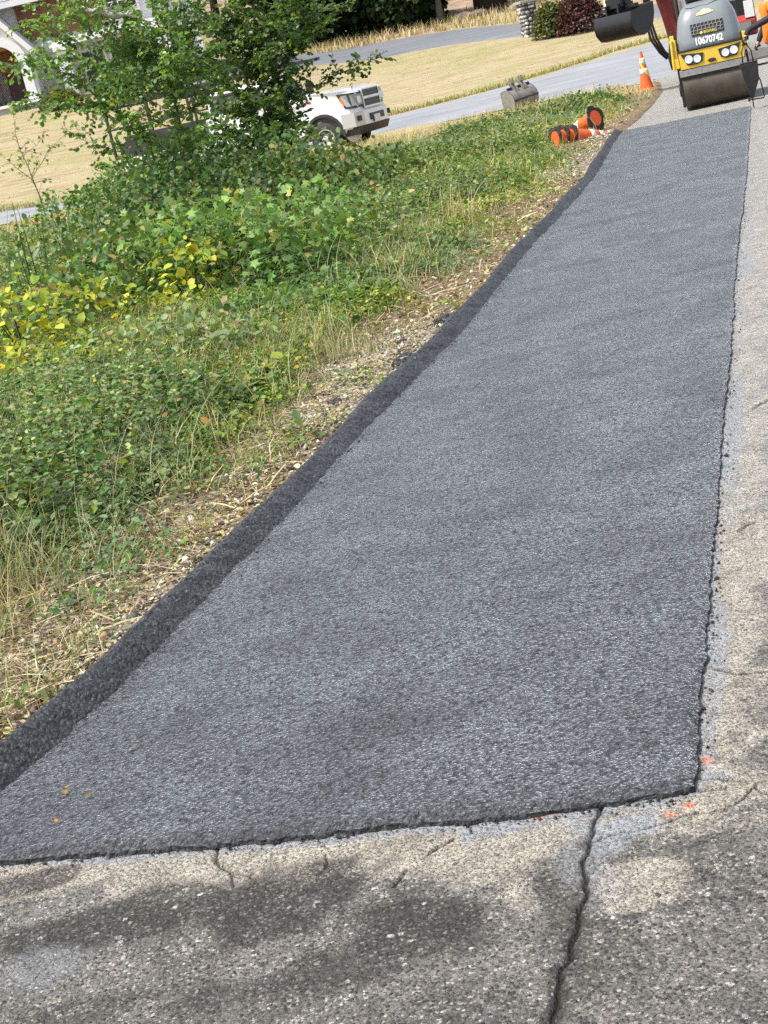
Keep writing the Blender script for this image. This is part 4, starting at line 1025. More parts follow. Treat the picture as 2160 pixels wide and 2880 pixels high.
def make_background_plants():
    DK = [(3, (.02, .042, .016)), (2, (.032, .062, .022)), (1, (.015, .028, .013))]
    MD = [(3, (.05, .09, .028)), (2, (.075, .125, .035)), (1, (.035, .06, .022))]
    LG = [(2, (.11, .19, .045)), (2, (.075, .14, .035))]
    # dark evergreen mass beyond the driveway, in front of the house side
    for px, py, h, r, lab in [(930, 128, 6.5, 2.6, 'dark evergreen tree nearest the drooping twig of the dense young tree'), (1010, 112, 6.5, 2.4, 'dark evergreen tree with the lowest skirt beside the driveway'),
                              (1090, 98, 6.8, 2.5, 'dark evergreen tree in the middle of the row behind the driveway'), (1170, 85, 6.2, 2.2, 'dark evergreen tree left of the bare trunk'), (850, 140, 7, 2.6, 'dark evergreen tree behind the top of the dense young tree')]:
        q = hit(px, py); q = q*1.0; q[1] += 2.2; q[2] = terr(q[0], q[1])
        far_tree(lab, q, h, r, .4, .18, 5200, .24, DK, blobs=20, name='evergreen_tree', zlo=-.04)
    q = hit(1240, 66); q[2] = terr(q[0], q[1])
    far_tree('small leafy tree with a forked grey trunk beyond the driveway', q, 5.2, 2.4, 1.6, .17, 2200, .26, LG, blobs=8, name='leafy_tree')
    # big dark trunk
    q = hit(1400, 34); q[1] += 2; q[2] = terr(q[0], q[1])
    far_tree('huge dark trunked conifer behind the dry grass', q, 13, 4.5, 5.0, .75, 2600, .5, DK, name='conifer_tree')
    # a backing row further up the hill
    for k, (X, Y, h, r) in enumerate([(-3, 92, 10, 4.0), (3, 96, 11, 4), (8.5, 100, 10, 4), (14, 98, 11, 4.2), (20, 96, 11, 4.4), (27, 92, 10, 4.2), (-20, 92, 11, 4.3), (-27, 88, 10, 4.2), (-12, 96, 12, 4.5)]):
        lab = ['hill tree behind the dark evergreens', 'hill tree above the driveway bend', 'hill tree behind the huge conifer', 'hill tree beyond the stone pillars', 'hill tree above the excavator', 'hill tree at the far right', 'hill tree left of the house', 'hill tree at the far left', 'hill tree behind the house'][k]
        far_tree('tall '+lab, (X, Y, terr(X, Y)), h, r, 2, .25, 1900, .55, MD, blobs=10, group='tall trees on the hill', name='hill_tree')
    # clipped shrubs by the pillars
    q = hit(1566, 106); q[1] += .6; q[2] = terr(q[0], q[1])
    bush('round_shrub', 'rounded olive green shrub beside the stone pillar', 'shrub', q, .78, .75, 1.3, 2600, .09, [(3, (.1, .12, .03)), (2, (.15, .15, .035)), (2, (.055, .08, .025))], T_CARD, FARLEAF, lump=.12)
    q = hit(1660, 96); q[1] += 1.4; q[2] = terr(q[0], q[1])
    bush('round_shrub', 'rounded dark red barberry shrub behind the hanging bucket', 'shrub', q, 1.0, .9, 1.4, 3000, .09, [(3, (.085, .03, .03)), (2, (.13, .045, .042)), (2, (.045, .018, .018)), (.6, (.07, .07, .03))], T_CARD, FARLEAF, lump=.14)
    q = hit(1530, 60); q[1] += 1; q[2] = terr(q[0], q[1])
    # shrubs in front of the house
    for X, Y, rx, h, lab in [(-6.6, 66.2, 1.5, 1.6, 'green shrub growing against the pale siding of the house'), (-3.8, 66, 1.6, 2.0, 'tall green shrub at the right corner of the house'), (-9.2, 66.8, 1.1, .9, 'small yellowish shrub beside the white porch column'), (-12.6, 62.5, 1.2, 1.1, 'low shrub at the edge of the lawn left of the porch')]:
        bush('house_shrub', lab, 'shrub', (X, Y, terr(X, Y)), rx*.75, .8, h*.8, 1800, .11, LG if 'yellow' not in lab else [(2, (.25, .24, .06)), (2, (.15, .18, .05))], T_CARD, FARLEAF, lump=.3)
    rk = MB()
    mr, nt, b = new_mat('tan_rock'); v = gen(nt); n = noise(nt, v, 3, 6, .7)
    nt.links.new(ramp(nt, n, [(.3, (.14, .1, .075)), (.5, (.36, .27, .2)), (.75, (.5, .41, .33))]), b.inputs['Base Color']); b.inputs['Roughness'].default_value = .95; bump(nt, b, n, .08)
    for px, py, s, lab in [(1262, 50, .45, 'tan boulder beside the forked trunk'), (1305, 58, .5, 'broad tan boulder left of the huge conifer'), (1345, 46, .4, 'tan boulder at the foot of the huge conifer'), (1460, 26, .4, 'tan boulder right of the huge conifer')]:
        q = hit(px, py); bm = bmesh.new(); bmesh.ops.create_icosphere(bm, subdivisions=3, radius=1)
        for vv in bm.verts:
            f = .75+.5*float(fbm(vv.co.x*1.7+px, vv.co.y*1.7+vv.co.z, 4)); vv.co = Vector((vv.co.x*s*1.25*f, vv.co.y*s*.8*f, vv.co.z*s*.62*f))
        me = bpy.data.meshes.new('boulder'); bm.to_mesh(me); bm.free(); me.materials.append(mr)
        o = bpy.data.objects.new('boulder', me); COL.objects.link(o); o.location = (q[0], q[1], q[2]+.1); tag(o, lab, 'rock', 'boulders on the slope')

# ================================================================== OBJECT MATERIALS
M = {}
def make_mats():
    M['white'] = paint('white_paint', (.72, .73, .74), .3, dirt=.12, coat=.5, dcol=(.4, .36, .3))
    M['trim'] = paint('white_trim', (.82, .82, .81), .55, dirt=.15)
    M['black'] = paint('black_metal', (.018, .018, .02), .45, dirt=.4, dcol=(.07, .06, .05))
    M['rubber'] = paint('rubber', (.02, .02, .02), .75, dirt=.5, dcol=(.08, .07, .055))
    M['chrome'] = paint('chrome', (.75, .76, .78), .34, metal=1.0, dirt=.15)
    M['steel'] = paint('steel', (.42, .41, .4), .45, metal=.8, dirt=.5, dcol=(.16, .11, .07))
    M['grey'] = paint('grey_paint', (.2, .205, .205), .5, dirt=.5, dcol=(.3, .27, .22))
    M['glass'] = paint('dark_glass', (.015, .018, .02), .12, dirt=.15)
    M['amber'] = paint('amber_lens', (.75, .2, .02), .2, dirt=.05)
    M['lens'] = paint('lamp_lens', (.7, .72, .74), .12, dirt=.08)
    M['yellow'] = paint('yellow_paint', (.76, .5, .045), .45, dirt=.4, dcol=(.3, .2, .06))
    M['hood'] = paint('hood_grey', (.17, .195, .205), .36, dirt=.22, dcol=(.3, .29, .26), coat=.4)
    M['drum'] = paint('drum_steel', (.105, .088, .066), .5, metal=.55, dirt=.6, dcol=(.03, .026, .022), scale=5)
    M['red'] = paint('excavator_red', (.36, .035, .025), .4, dirt=.4, dcol=(.12, .05, .04))
    M['maroon'] = paint('boom_red', (.2, .03, .03), .45, dirt=.45, dcol=(.06, .04, .035))
    M['orange'] = paint('cone_orange', (.86, .12, .02), .5, dirt=.22, dcol=(.35, .12, .05))
    M['conein'] = paint('cone_inside', (.82, .035, .02), .55, dirt=.1, dcol=(.4, .03, .02))
    M['reflect'] = paint('reflective_white', (.78, .78, .76), .35, dirt=.3, dcol=(.4, .38, .33))
    M['tape'] = paint('yellow_tape', (.85, .72, .06), .4, dirt=.1)
    M['bucket'] = paint('worn_bucket', (.27, .255, .235), .6, metal=.3, dirt=.75, dcol=(.07, .055, .045), scale=6, bumpd=.004)
    M['bblack'] = paint('bucket_black', (.01, .01, .012), .34, dirt=.35, dcol=(.04, .036, .032))
    M['shirt'] = paint('orange_shirt', (.87, .2, .01), .8, dirt=.15, dcol=(.5, .12, .01), bumpd=.004)
    M['jeans'] = paint('blue_denim', (.09, .2, .38), .85, dirt=.4, dcol=(.22, .32, .45), scale=14)
    M['skin'] = paint('skin', (.5, .28, .19), .5, dirt=.1, dcol=(.4, .18, .12))
    M['hair'] = paint('dark_hair', (.02, .014, .01), .6)
    M['sleeve'] = paint('black_sleeve', (.012, .012, .014), .75, dirt=.2, dcol=(.04, .04, .04))
    M['boot'] = paint('boot_leather', (.035, .025, .018), .6, dirt=.4, dcol=(.09, .07, .05))
    M['hlens'] = paint('headlight_lens', (.42, .43, .44), .1, metal=.6, dirt=.3, scale=18, dcol=(.1, .1, .1))
    M['plate'] = paint('plate_white', (.7, .7, .68), .4, dirt=.1)
    M['roof'] = paint('grey_shingle', (.3, .29, .32), .85, dirt=.5, dcol=(.2, .19, .21), scale=4)
    M['brown'] = paint('brown_shingle', (.16, .075, .045), .85, dirt=.5, dcol=(.09, .045, .03), scale=6)
    M['wood'] = paint('stained_wood', (.34, .15, .05), .5, dirt=.5, dcol=(.2, .08, .03), scale=5)
    M['siding'] = paint('pale_siding', (.6, .59, .58), .75, dirt=.2, scale=3)
    M['stonegrey'] = paint('grey_wall', (.4, .39, .37), .85, dirt=.4, scale=5)
    M['door'] = paint('dark_red_door', (.1, .025, .025), .45, dirt=.3)
    M['mortar'] = paint('dark_mortar', (.045, .042, .038), .9, dirt=.4, dcol=(.1, .09, .07))
    M['slab'] = paint('stone_slab', (.38, .36, .31), .85, dirt=.5)
    M['cargo'] = paint('flatbed_deck', (.1, .095, .09), .7, dirt=.5, dcol=(.25, .2, .14))
    M['redlens'] = paint('red_lens', (.4, .01, .01), .25, dirt=.1)

def siding_mat():
    m, nt, b = new_mat('lap_siding'); v = gen(nt)
    w = N(nt, 'ShaderNodeTexWave'); w.wave_type = 'BANDS'; w.bands_direction = 'Z'; w.wave_profile = 'SAW'; w.inputs['Scale'].default_value = 2.2; w.inputs['Distortion'].default_value = .1
    nt.links.new(v, w.inputs['Vector'])
    n = noise(nt, v, 4, 5)
    nt.links.new(mixc(nt, ramp(nt, n, [(.3, 0.0), (.7, 1.0)]), (.56, .55, .55), (.66, .65, .65)), b.inputs['Base Color'])
    b.inputs['Roughness'].default_value = .7; bump(nt, b, w.outputs[0], .015); return m
def shingle_mat(name, c1, c2):
    m, nt, b = new_mat(name); v = gen(nt)
    t = N(nt, 'ShaderNodeTexBrick'); t.inputs['Scale'].default_value = 3.2; t.inputs['Mortar Size'].default_value = .012
    t.inputs['Color1'].default_value = (*c1, 1); t.inputs['Color2'].default_value = (*c2, 1); t.inputs['Mortar'].default_value = (*[x*.4 for x in c1], 1)
    nt.links.new(mapping(nt, v, (1, 1, 1)), t.inputs['Vector'])
    rot = N(nt, 'ShaderNodeMapping'); rot.inputs['Rotation'].default_value = (R(90), 0, 0); nt.links.new(v, rot.inputs['Vector']); nt.links.new(rot.outputs[0], t.inputs['Vector'])
    nt.links.new(t.outputs['Color'], b.inputs['Base Color']); b.inputs['Roughness'].default_value = .9; bump(nt, b, t.outputs['Fac'], -.01); return m

# ================================================================== HOUSE
def make_house():
    o = hit(0, 312); Yh = float(o[1])
    root = thing('house', 'pale house with arched white porch, brown shingle band and grey roof', 'house', (o[0], Yh, o[2]), R(1))
    SM = siding_mat(); BM_ = shingle_mat('brown_shakes', (.17, .075, .042), (.24, .11, .06)); RM = shingle_mat('roof_shingles', (.3, .29, .33), (.37, .36, .39))
    # ground falls off along +x; foundations go down
    MB().box((2.2, 4.0, 1.45), (13.6, 6.4, 6.1)).build('wall', SM, root)
    MB().box((2.2, .74, -.65), (13.7, .2, 2.0)).build('foundation', M['stonegrey'], root)
    MB().box((3.4, .74, 3.3), (3.5, .14, 1.5)).build('shingle_band', BM_, root)
    rf = MB(); rf.prism([(-6.2, 4.35), (9.9, 4.35), (9.9, 4.5), (-6.2, 4.5)], .1, 1.0)
    rf = MB(); rf.loft([[(-5.4, .15, 4.2), (9.8, .15, 4.2), (9.8, 7.8, 4.2), (-5.4, 7.8, 4.2)], [(-5.4, .15, 4.32), (9.8, .15, 4.32), (9.8, 7.8, 4.32), (-5.4, 7.8, 4.32)], [(-3.4, 3.9, 7.0), (8, 3.9, 7.0), (8, 4.1, 7.0), (-3.4, 4.1, 7.0)]])
    r = rf.build('roof', RM, root)
    MB().box((2.2, .1, 4.14), (15.4, .1, .24)).build('fascia', M['trim'], root)
    MB().box((2.2, .5, 4.08), (15.2, .7, .06)).build('soffit', M['trim'], root)
    # entrance gable with arch
    cx, hw, zs = .7, .8, 1.55
    out = [(cx-1.35, -1.0), (cx-1.35, 2.05), (cx, 3.8), (cx+1.35, 2.05), (cx+1.35, -1.0)]
    arch = [(cx+hw*math.cos(q), zs+.92*math.sin(q)) for q in np.linspace(0, math.pi, 17)]
    poly = [(cx+1.35, -1.0), (cx+1.35, 2.05), (cx, 3.8), (cx-1.35, 2.05), (cx-1.35, -1.0), (cx-hw, -1.0)] + arch[::-1] + [(cx+hw, -1.0)]
    MB().prism(poly, -1.2, -1.0).build('porch_front', M['siding'], root)
    for s in (-1, 1): MB().box((cx+s*1.27, -.15, .5), (.16, 1.66, 3.0)).build('porch_side', M['siding'], root)
    a2 = [(cx+(hw+.42)*math.cos(q), zs+1.3*math.sin(q)) for q in np.linspace(0, math.pi, 17)]
    band = [(cx+hw+.42, -1.0)]+a2+[(cx-hw-.42, -1.0), (cx-hw-.02, -1.0)]+[(cx+(hw+.02)*math.cos(q), zs+.94*math.sin(q)) for q in np.linspace(math.pi, 0, 17)]+[(cx+hw+.02, -1.0)]
    MB().prism(band, -1.29, -1.203).build('arch_trim', M['trim'], root)
    for s in (-1, 1):
        ang = math.atan2(1.75, 1.35)
        MB().box((cx+s*.74, -1.2, 2.98), (2.45, .3, .2), (0, s*ang, 0)).build('bargeboard', M['trim'], root)
        MB().box((cx+s*.8, -.1, 3.04), (2.5, 2.1, .1), (0, s*ang, 0)).build('porch_roof', RM, root)
    MB().prism([(cx-1.1, 2.3), (cx+1.1, 2.3), (cx+.9, 2.5), (cx-.9, 2.5)], -.98, .6).build('porch_ceiling', M['wood'], root)
    MB().box((cx, .6, 1.9), (2.3, .12, .9)).build('door_header', M['wood'], root)
    d = MB().box((cx+.35, .68, .45), (1.0, .1, 2.1)).build('door', M['door'], root)
    MB().tube([(cx+.0, .6, .35), (cx+.0, .6, .65)], .02).build('handle', M['steel'], d)
    for x in (cx-.5, cx-.28): MB().box((x, .3, .45), (.09, .12, 2.1)).build('porch_post', paint('mauve_post', (.3, .22, .22), .6), root)
    MB().box((1.35, -1.34, .05), (3.9, .34, .12)).build('porch_sill', M['trim'], root)
    MB().box((1.35, -1.3, -.65), (3.7, .22, 1.28)).build('porch_wall', M['stonegrey'], root)
    for x in (3.3, 7.6):
        c = MB().box((x, -.35, .3), (.52, .52, 3.0)).build('column', M['trim'], root, bevel=.02)
        MB().box((x, -.35, 1.9), (.72, .72, .18)).build('cap', M['trim'], c)
    MB().box((5.4, .0, 2.15), (5.2, 1.0, .3)).build('porch_beam', M['trim'], root)
    for x, w, z, hgt in [(4.4, .9, .85, 1.5), (5.9, 1.4, .95, 1.5), (8.2, 1.0, 1.0, 1.5), (6.0, 1.5, 3.35, .9), (8.2, .9, 3.35, .9)]:
        f = MB().box((x, .78, z), (w+.24, .1, hgt+.24)).build('window', M['trim'], root)
        MB().box((x, .73, z), (w, .05, hgt)).build('pane', M['glass'], f)
        MB().box((x, .69, z), (.05, .04, hgt)).box((x, .69, z), (w, .035, .05)).build('mullion', M['trim'], f)
    MB().box((9.05, .72, 1.4), (.2, .24, 5.6)).build('corner_board', M['trim'], root)
    # swept eave tail: bleached snag caught in the branches is not part of the house

def make_pillars():
    for px, py, h, w, lab, lamp in [(1500, 103, 1.36, .62, 'cobblestone pillar with a slab cap beside the olive shrub', True), (1640, 40, 1.36, .7, 'cobblestone pillar half hidden behind the two shrubs', False)]:
        q = hit(px, py); q[1] += w/2; q[2] = terr(q[0], q[1])-.05
        root = thing('stone_pillar', lab, 'pillar', q, R(12), 'stone gate pillars')
        MB().box((0, 0, h/2), (w*.93, w*.93, h)).build('pillar_core', M['mortar'], root)
        MB().box((0, 0, h+.05), (w*1.28, w*1.28, .11)).build('slab_cap', M['slab'], root, bevel=.02)
        mb = []; bm = bmesh.new(); cs = []
        for side in range(4):
            a = side*math.pi/2; nx, ny = math.cos(a), math.sin(a)
            z = .08
            while z < h-.03:
                x = -w/2+rng.uniform(.02, .1)
                while x < w/2-.02:
                    r = rng.uniform(.055, .1)
                    pos = Vector((nx*w*.46-ny*x, ny*w*.46+nx*x, z+rng.normal(0, .015)))
                    k0 = len(bm.verts)
                    ret = bmesh.ops.create_icosphere(bm, subdivisions=1, radius=r)
                    sx = rng.uniform(.85, 1.25); sz = rng.uniform(.65, 1.0); colr = [(.62, .6, .55), (.3, .3, .3), (.45, .43, .38), (.12, .12, .125), (.72, .7, .66), (.2, .2, .2)][rng.integers(6)]
                    for v in ret['verts']:
                        c = v.co.copy(); lx, lz = c.x*sx, c.z*sz; ly = c.y*.55
                        v.co = pos + Vector((-ny*lx+nx*ly, nx*lx+ny*ly, lz)); cs.append(colr)
                    x += r*2.05
                z += .155
        me = bpy.data.meshes.new('cobbles'); bm.to_mesh(me); bm.free(); me.shade_smooth()
        at = me.attributes.new('col', 'FLOAT_COLOR', 'POINT'); c = np.ones((len(me.vertices), 4), np.float32); c[:, :3] = cs; at.data.foreach_set('color', c.ravel())
        mt = bpy.data.materials.get('cobble')
        if mt is None:
            mt, nt, b = new_mat('cobble'); nt.links.new(attr(nt, 'col').outputs['Color'], b.inputs['Base Color']); b.inputs['Roughness'].default_value = .8; bump(nt, b, noise(nt, gen(nt), 30, 4), .01)
        me.materials.append(mt); o = bpy.data.objects.new('cobbles', me); COL.objects.link(o); o.parent = root
        if lamp:
            l = MB(); l.tube([(0, 0, h+.1), (0, 0, h+.3)], .035, 8); l.box((0, 0, h+.42), (.2, .2, .26)); l.lathe([(.17, h+.55), (.05, h+.68), (.02, h+.75)], 8)
            l.build('lantern', paint('lantern_red', (.16, .05, .04), .5), root)

# ================================================================== WHEELS
def wheel(parent, loc, r, w, rimr, name='wheel', rim_mat='chrome', axis=(0, 1, 0)):
    Mx = axis_m(loc, axis)
    t = MB().lathe([(rimr, -w/2), (r*.9, -w/2), (r*.98, -w*.4), (r, -w*.25), (r, w*.25), (r*.98, w*.4), (r*.9, w/2), (rimr, w/2)], 28, Mx, close=True).build(name, M['rubber'], parent, smooth='auto')
    rm = MB().lathe([(rimr, -w*.46), (rimr, w*.46), (rimr*.9, w*.46), (rimr*.86, w*.2), (rimr*.5, w*.24), (rimr*.35, w*.5), (.05, w*.52)], 28, Mx)
    rm.build('rim', M[rim_mat], t, smooth='auto')
    return t

# ================================================================== TRUCK
def make_truck():
    s = 1.1; yaw = R(-27)
    q = hit(935, 438)
    root = thing('pickup_truck', 'white flatbed pickup truck with a black ladder rack parked on the dry grass', 'truck', (q[0]+.4, q[1]+.75, .005), yaw)
    root.scale = (s, s, s)
    arch = lambda cx, r: [(cx+r*math.cos(a), .42+r*math.sin(a)) for a in np.linspace(0, math.pi, 11)]
    # lower body of cab + nose
    poly = [(-3.2, .5)] + [(-.56, .5)] + arch(0, .54)[::-1] + [(.60, .52), (.86, .52), (.93, .7), (.96, 1.05), (.95, 1.34), (.84, 1.44), (.4, 1.51), (-.4, 1.55), (-1.05, 1.56), (-3.2, 1.5)]
    bb = MB().prism(poly, -.95, .95); bb.v = [(x, y*(1-.16*max(0, (x-.58)/.38)), z) for x, y, z in bb.v]
    b = bb.build('body', M['white'], root, bevel=.1); b.modifiers['bevel'].segments = 4
    MB().prism([(-.6, 1.56), (.5, 1.5), (.74, 1.47), (.74, 1.42), (-.6, 1.5)], -.45, .45).build('hood_bulge', M['white'], root, bevel=.03)
    for sd in (-1, 1):
        fl = [(.57*math.cos(a), .42+.6*math.sin(a)) for a in np.linspace(-.05, math.pi+.05, 13)]+[(.5*math.cos(a), .42+.53*math.sin(a)) for a in np.linspace(math.pi+.05, -.05, 13)]
        MB().prism(fl, sd*.94, sd*.975).build('wheel_arch_flare', M['black'], root)
    MB().prism([(-.52, .44), (.52, .44), (.4, .85), (0, .98), (-.4, .85)], -.9, .9).build('wheel_well', M['black'], root)
    # greenhouse
    O = -.45
    g0 = [(-.6+O, 1.54), (-1.2+O, 2.08), (-1.35+O, 2.12), (-2.55+O, 2.12), (-2.68+O, 2.06), (-2.74+O, 1.5)]
    gh = MB(); n = len(g0)
    bot = .93; top = .76
    yy = lambda z: bot+(top-bot)*((z-1.5)/.62)
    gh.v = [(x, -yy(z), z) for x, z in g0]+[(x, yy(z), z) for x, z in g0]
    gh.f = [tuple(range(n)), tuple(reversed(range(n, 2*n)))]+[((k+1) % n, k, n+k, n+(k+1) % n) for k in range(n)]
    gh.build('cab_roof', M['white'], root, bevel=.05)
    ws = MB(); ws.loft([[(-.64+O, -.82, 1.58), (-.64+O, .82, 1.58), (-.6+O, .82, 1.6), (-.6+O, -.82, 1.6)], [(-1.17+O, -.72, 2.05), (-1.17+O, .72, 2.05), (-1.12+O, .72, 2.06), (-1.12+O, -.72, 2.06)]]).build('windshield', M['glass'], root)
    for sd in (-1, 1):
        for x0, x1, t0, t1 in [(-.82, -1.62, -1.24, -1.62), (-1.7, -2.6, -1.7, -2.55)]:
            w = MB(); z0, z1 = 1.57, 2.03; y0, y1 = sd*(yy(z0)+.012), sd*(yy(z1)+.012)
            w.loft([[(x0+O, y0, z0), (x1+O, y0, z0), (x1+O, y0-sd*.04, z0), (x0+O, y0-sd*.04, z0)], [(t0+O, y1, z1), (t1+O, y1, z1), (t1+O, y1-sd*.04, z1), (t0+O, y1-sd*.04, z1)]]).build('side_window', M['glass'], root)
        for x0, x1 in ((-.62+O, -1.66+O), (-1.68+O, -2.72+O)):
            dr = MB().box(((x0+x1)/2, sd*.952, 1.03), (abs(x1-x0)-.02, .012, .88)).build('door', M['white'], root)
            MB().box((x1+.18, sd*.97, 1.34), (.2, .03, .04)).build('handle', M['black'], dr)
        m_ = MB().box((-.72+O, sd*1.16, 1.7), (.14, .22, .34)).build('mirror', M['black'], root, bevel=.03)
        MB().tube([(-.74+O, sd*.92, 1.6), (-.72+O, sd*1.1, 1.62)], .025, 6).build('mirror_arm', M['black'], m_)
        MB().box((-1.65+O, sd*.96, .42), (2.0, .2, .06)).build('running_board', M['black'], root)
        bz = MB().loft([[(.8, sd*.5, .995), (.982, sd*.505, .995), (.955, sd*.8, .995), (.885, sd*.955, 1.0), (.7, sd*.972, 1.01), (.7, sd*.6, 1.0)], [(.8, sd*.5, 1.35), (.972, sd*.505, 1.35), (.94, sd*.8, 1.36), (.86, sd*.958, 1.37), (.52, sd*.972, 1.4), (.6, sd*.6, 1.36)]]).build('headlight', M['black'], root)
        MB().loft([[(.8, sd*.53, 1.05), (.99, sd*.53, 1.05), (.965, sd*.8, 1.05), (.9, sd*.95, 1.055), (.74, sd*.978, 1.06), (.74, sd*.6, 1.05)], [(.8, sd*.53, 1.31), (.985, sd*.53, 1.31), (.955, sd*.8, 1.32), (.88, sd*.95, 1.33), (.64, sd*.978, 1.345), (.64, sd*.6, 1.32)]]).build('lens', M['hlens'], bz)
        MB().box((.975, sd*.66, 1.18), (.05, .2, .16), (0, 0, -sd*.12)).build('lamp_reflector', M['chrome'], bz)
        MB().loft([[(.66, sd*.97, 1.1), (.72, sd*.97, 1.1), (.72, sd*.982, 1.1), (.66, sd*.982, 1.1)], [(.6, sd*.97, 1.31), (.65, sd*.97, 1.31), (.65, sd*.982, 1.31), (.6, sd*.982, 1.31)]]).build('marker_lens', M['amber'], bz)
    MB().box((-.3, -.957, 1.36), (.2, .014, .045)).build('fender_badge', paint('red_badge', (.5, .05, .04), .4), root)
    gr = MB().box((.945, 0, 1.17), (.1, 1.0, .44)).build('grille', M['black'], root, bevel=.02)
    MB().box((1.0, 0, 1.19), (.03, .98, .06)).box((1.0, -.5, 1.17), (.03, .04, .42)).box((1.0, .5, 1.17), (.03, .04, .42)).box((1.0, 0, .965), (.03, 1.04, .04)).box((.985, 0, 1.395), (.05, 1.0, .03)).build('grille_bar', M['chrome'], gr)
    ms = MB()
    for k in range(6): ms.box((.998, 0, 1.0+.07*k), (.01, .96, .008))
    ms.build('grille_mesh', M['grey'], gr)
    bp = MB(); pr = [(.86, .97), (.6, 1.0)]
    bp.loft([[(.55, -1.0, z), (.9, -.98, z), (1.04, -.7, z), (1.08, 0, z), (1.04, .7, z), (.9, .98, z), (.55, 1.0, z), (.7, 0, z)] for z in (.56, .64, .84, .9)]).build('bumper', M['chrome'], root)
    for sd in (-1, 1): MB().box((.965, sd*.8, .74), (.08, .22, .13), (0, 0, -sd*.46)).build('fog_recess', M['black'], root)
    MB().box((1.045, 0, .72), (.08, .8, .16)).build('lower_grille', M['black'], root)
    MB().box((1.105, -.1, .66), (.02, .34, .17)).build('license_plate', M['plate'], root)
    MB().prism([(.5, .36), (.9, .36), (1.0, .55), (.5, .55)], -.88, .88).build('air_dam', M['black'], root)
    wheel(root, (0, -.82, .41), .41, .27, .25, axis=(0, -1, 0)); wheel(root, (0, .82, .41), .41, .27, .25)
    for sd in (-1, 1): wheel(root, (-4.15, sd*.86, .41), .41, .36, .25, axis=(0, sd, 0))
    MB().box((-2.9, 0, .52), (5.2, .8, .2)).build('chassis', M['black'], root)
    # flatbed
    fb = MB().box((-4.75, 0, .93), (2.75, 2.16, .1)).build('flatbed', M['cargo'], root)
    MB().box((-4.75, -1.1, .93), (2.78, .05, .16)).box((-4.75, 1.1, .93), (2.78, .05, .16)).box((-6.12, 0, .93), (.05, 2.24, .16)).build('flatbed_rail', M['white'], fb)
    MB().box((-4.5, -1.06, 1.28), (2.2, .05, .55)).build('side_board', M['black'], fb)
    MB().box((-4.5, 1.06, 1.28), (2.2, .05, .55)).build('side_board', M['black'], fb)
    for sd in (-1, 1):
        MB().box((-4.15, sd*.99, .72), (1.3, .24, .1)).build('mud_guard', M['white'], root, bevel=.03)
        MB().box((-3.42, sd*.98, .7), (.5, .28, .36)).build('tool_box', M['white'], root, bevel=.02)
        MB().box((-5.5, sd*.98, .7), (.9, .28, .34)).build('tool_box', M['white'], root, bevel=.02)
    MB().box((-5.3, -.3, 1.2), (1.3, 1.3, .42)).build('load', paint('dark_load', (.03, .03, .032), .7), root, bevel=.05)
    tl = MB().box((-6.12, 0, .68), (.08, 1.9, .16)).build('rear_bumper', M['white'], root)
    for sd in (-1, 1): MB().box((-6.17, sd*.75, .7), (.03, .22, .1)).build('tail_lamp', M['redlens'], tl)
    # ladder rack
    rk = MB()
    for x in (-6.05, -4.75, -3.4):
        for sd in (-1, 1): rk.box((x, sd*1.02, 1.66), (.06, .06, 1.4))
        rk.box((x, 0, 2.32), (.06, 2.1, .06))
    for sd in (-1, 1): rk.box((-3.4, sd*1.02, 2.37), (5.5, .07, .07)); rk.box((-4.7, sd*1.02, 1.78), (2.7, .045, .045))
    rk.box((-.75, 0, 2.36), (.07, 2.1, .07))
    rk.build('ladder_rack', M['black'], root)
    st = MB(); st.box((-3.4, -.55, 2.44), (5.0, .1, .06)); st.box((-3.4, -.2, 2.44), (5.0, .1, .06)); st.build('rack_load', M['steel'], root)

# ================================================================== CONES
def cone_mesh(root, h, r0, bw, tape=False, collars=2):
    t = .012
    prof = [(r0, .03), (.03+ (r0-.03)*0, h)]
    rr = lambda z: r0+(.027-r0)*(z-.03)/(h-.03)
    zs = [.03, h*.5, h*.995]
    bd = MB().lathe([(rr(.03), .03), (rr(h*.5), h*.5), (rr(h), h), (.018, h), (rr(h*.5)-t, h*.5), (rr(.03)-t, .005)], 28)
    bd.build('cone_body', M['orange'], root, smooth='auto')
    MB().lathe([(rr(.03)-t-.002, .006), (rr(h*.5)-t-.002, h*.5), (.014, h*.9)], 28).build('cone_inside', M['conein'], root, smooth='auto')
    for z0, z1 in ([(.42, .57), (.66, .84)] if collars == 2 else [(.5, .64), (.76, .9)]):
        MB().lathe([(rr(h*z0)+.003, h*z0), (rr(h*z1)+.003, h*z1)], 28).build('reflective_band', M['reflect'], root, smooth=True)
    # octagonal base plate with a hole and small feet
    n = 32; ro = []; ri = []
    for k in range(n):
        a = 2*math.pi*k/n; c, s_ = math.cos(a), math.sin(a); q = bw/2/((abs(c)**7+abs(s_)**7)**(1/7))
        ro.append((q*c, q*s_)); ri.append(((r0-.005)*c, (r0-.005)*s_))
    mb = MB(); vs = []
    for ring_, z in ((ro, .006), (ro, .032), (ri, .04), (ri, .004)): vs += [(x, y, z) for x, y in ring_]
    fs = []
    for i in range(4):
        j = (i+1) % 4
        for k in range(n): fs.append((i*n+k, i*n+(k+1) % n, j*n+(k+1) % n, j*n+k))
    mb.add(vs, fs)
    for k in range(8):
        a = math.pi/8+k*math.pi/4; mb.box((math.cos(a)*bw*.47, math.sin(a)*bw*.47, .012), (.07, .05, .024), (0, 0, a))
    return mb
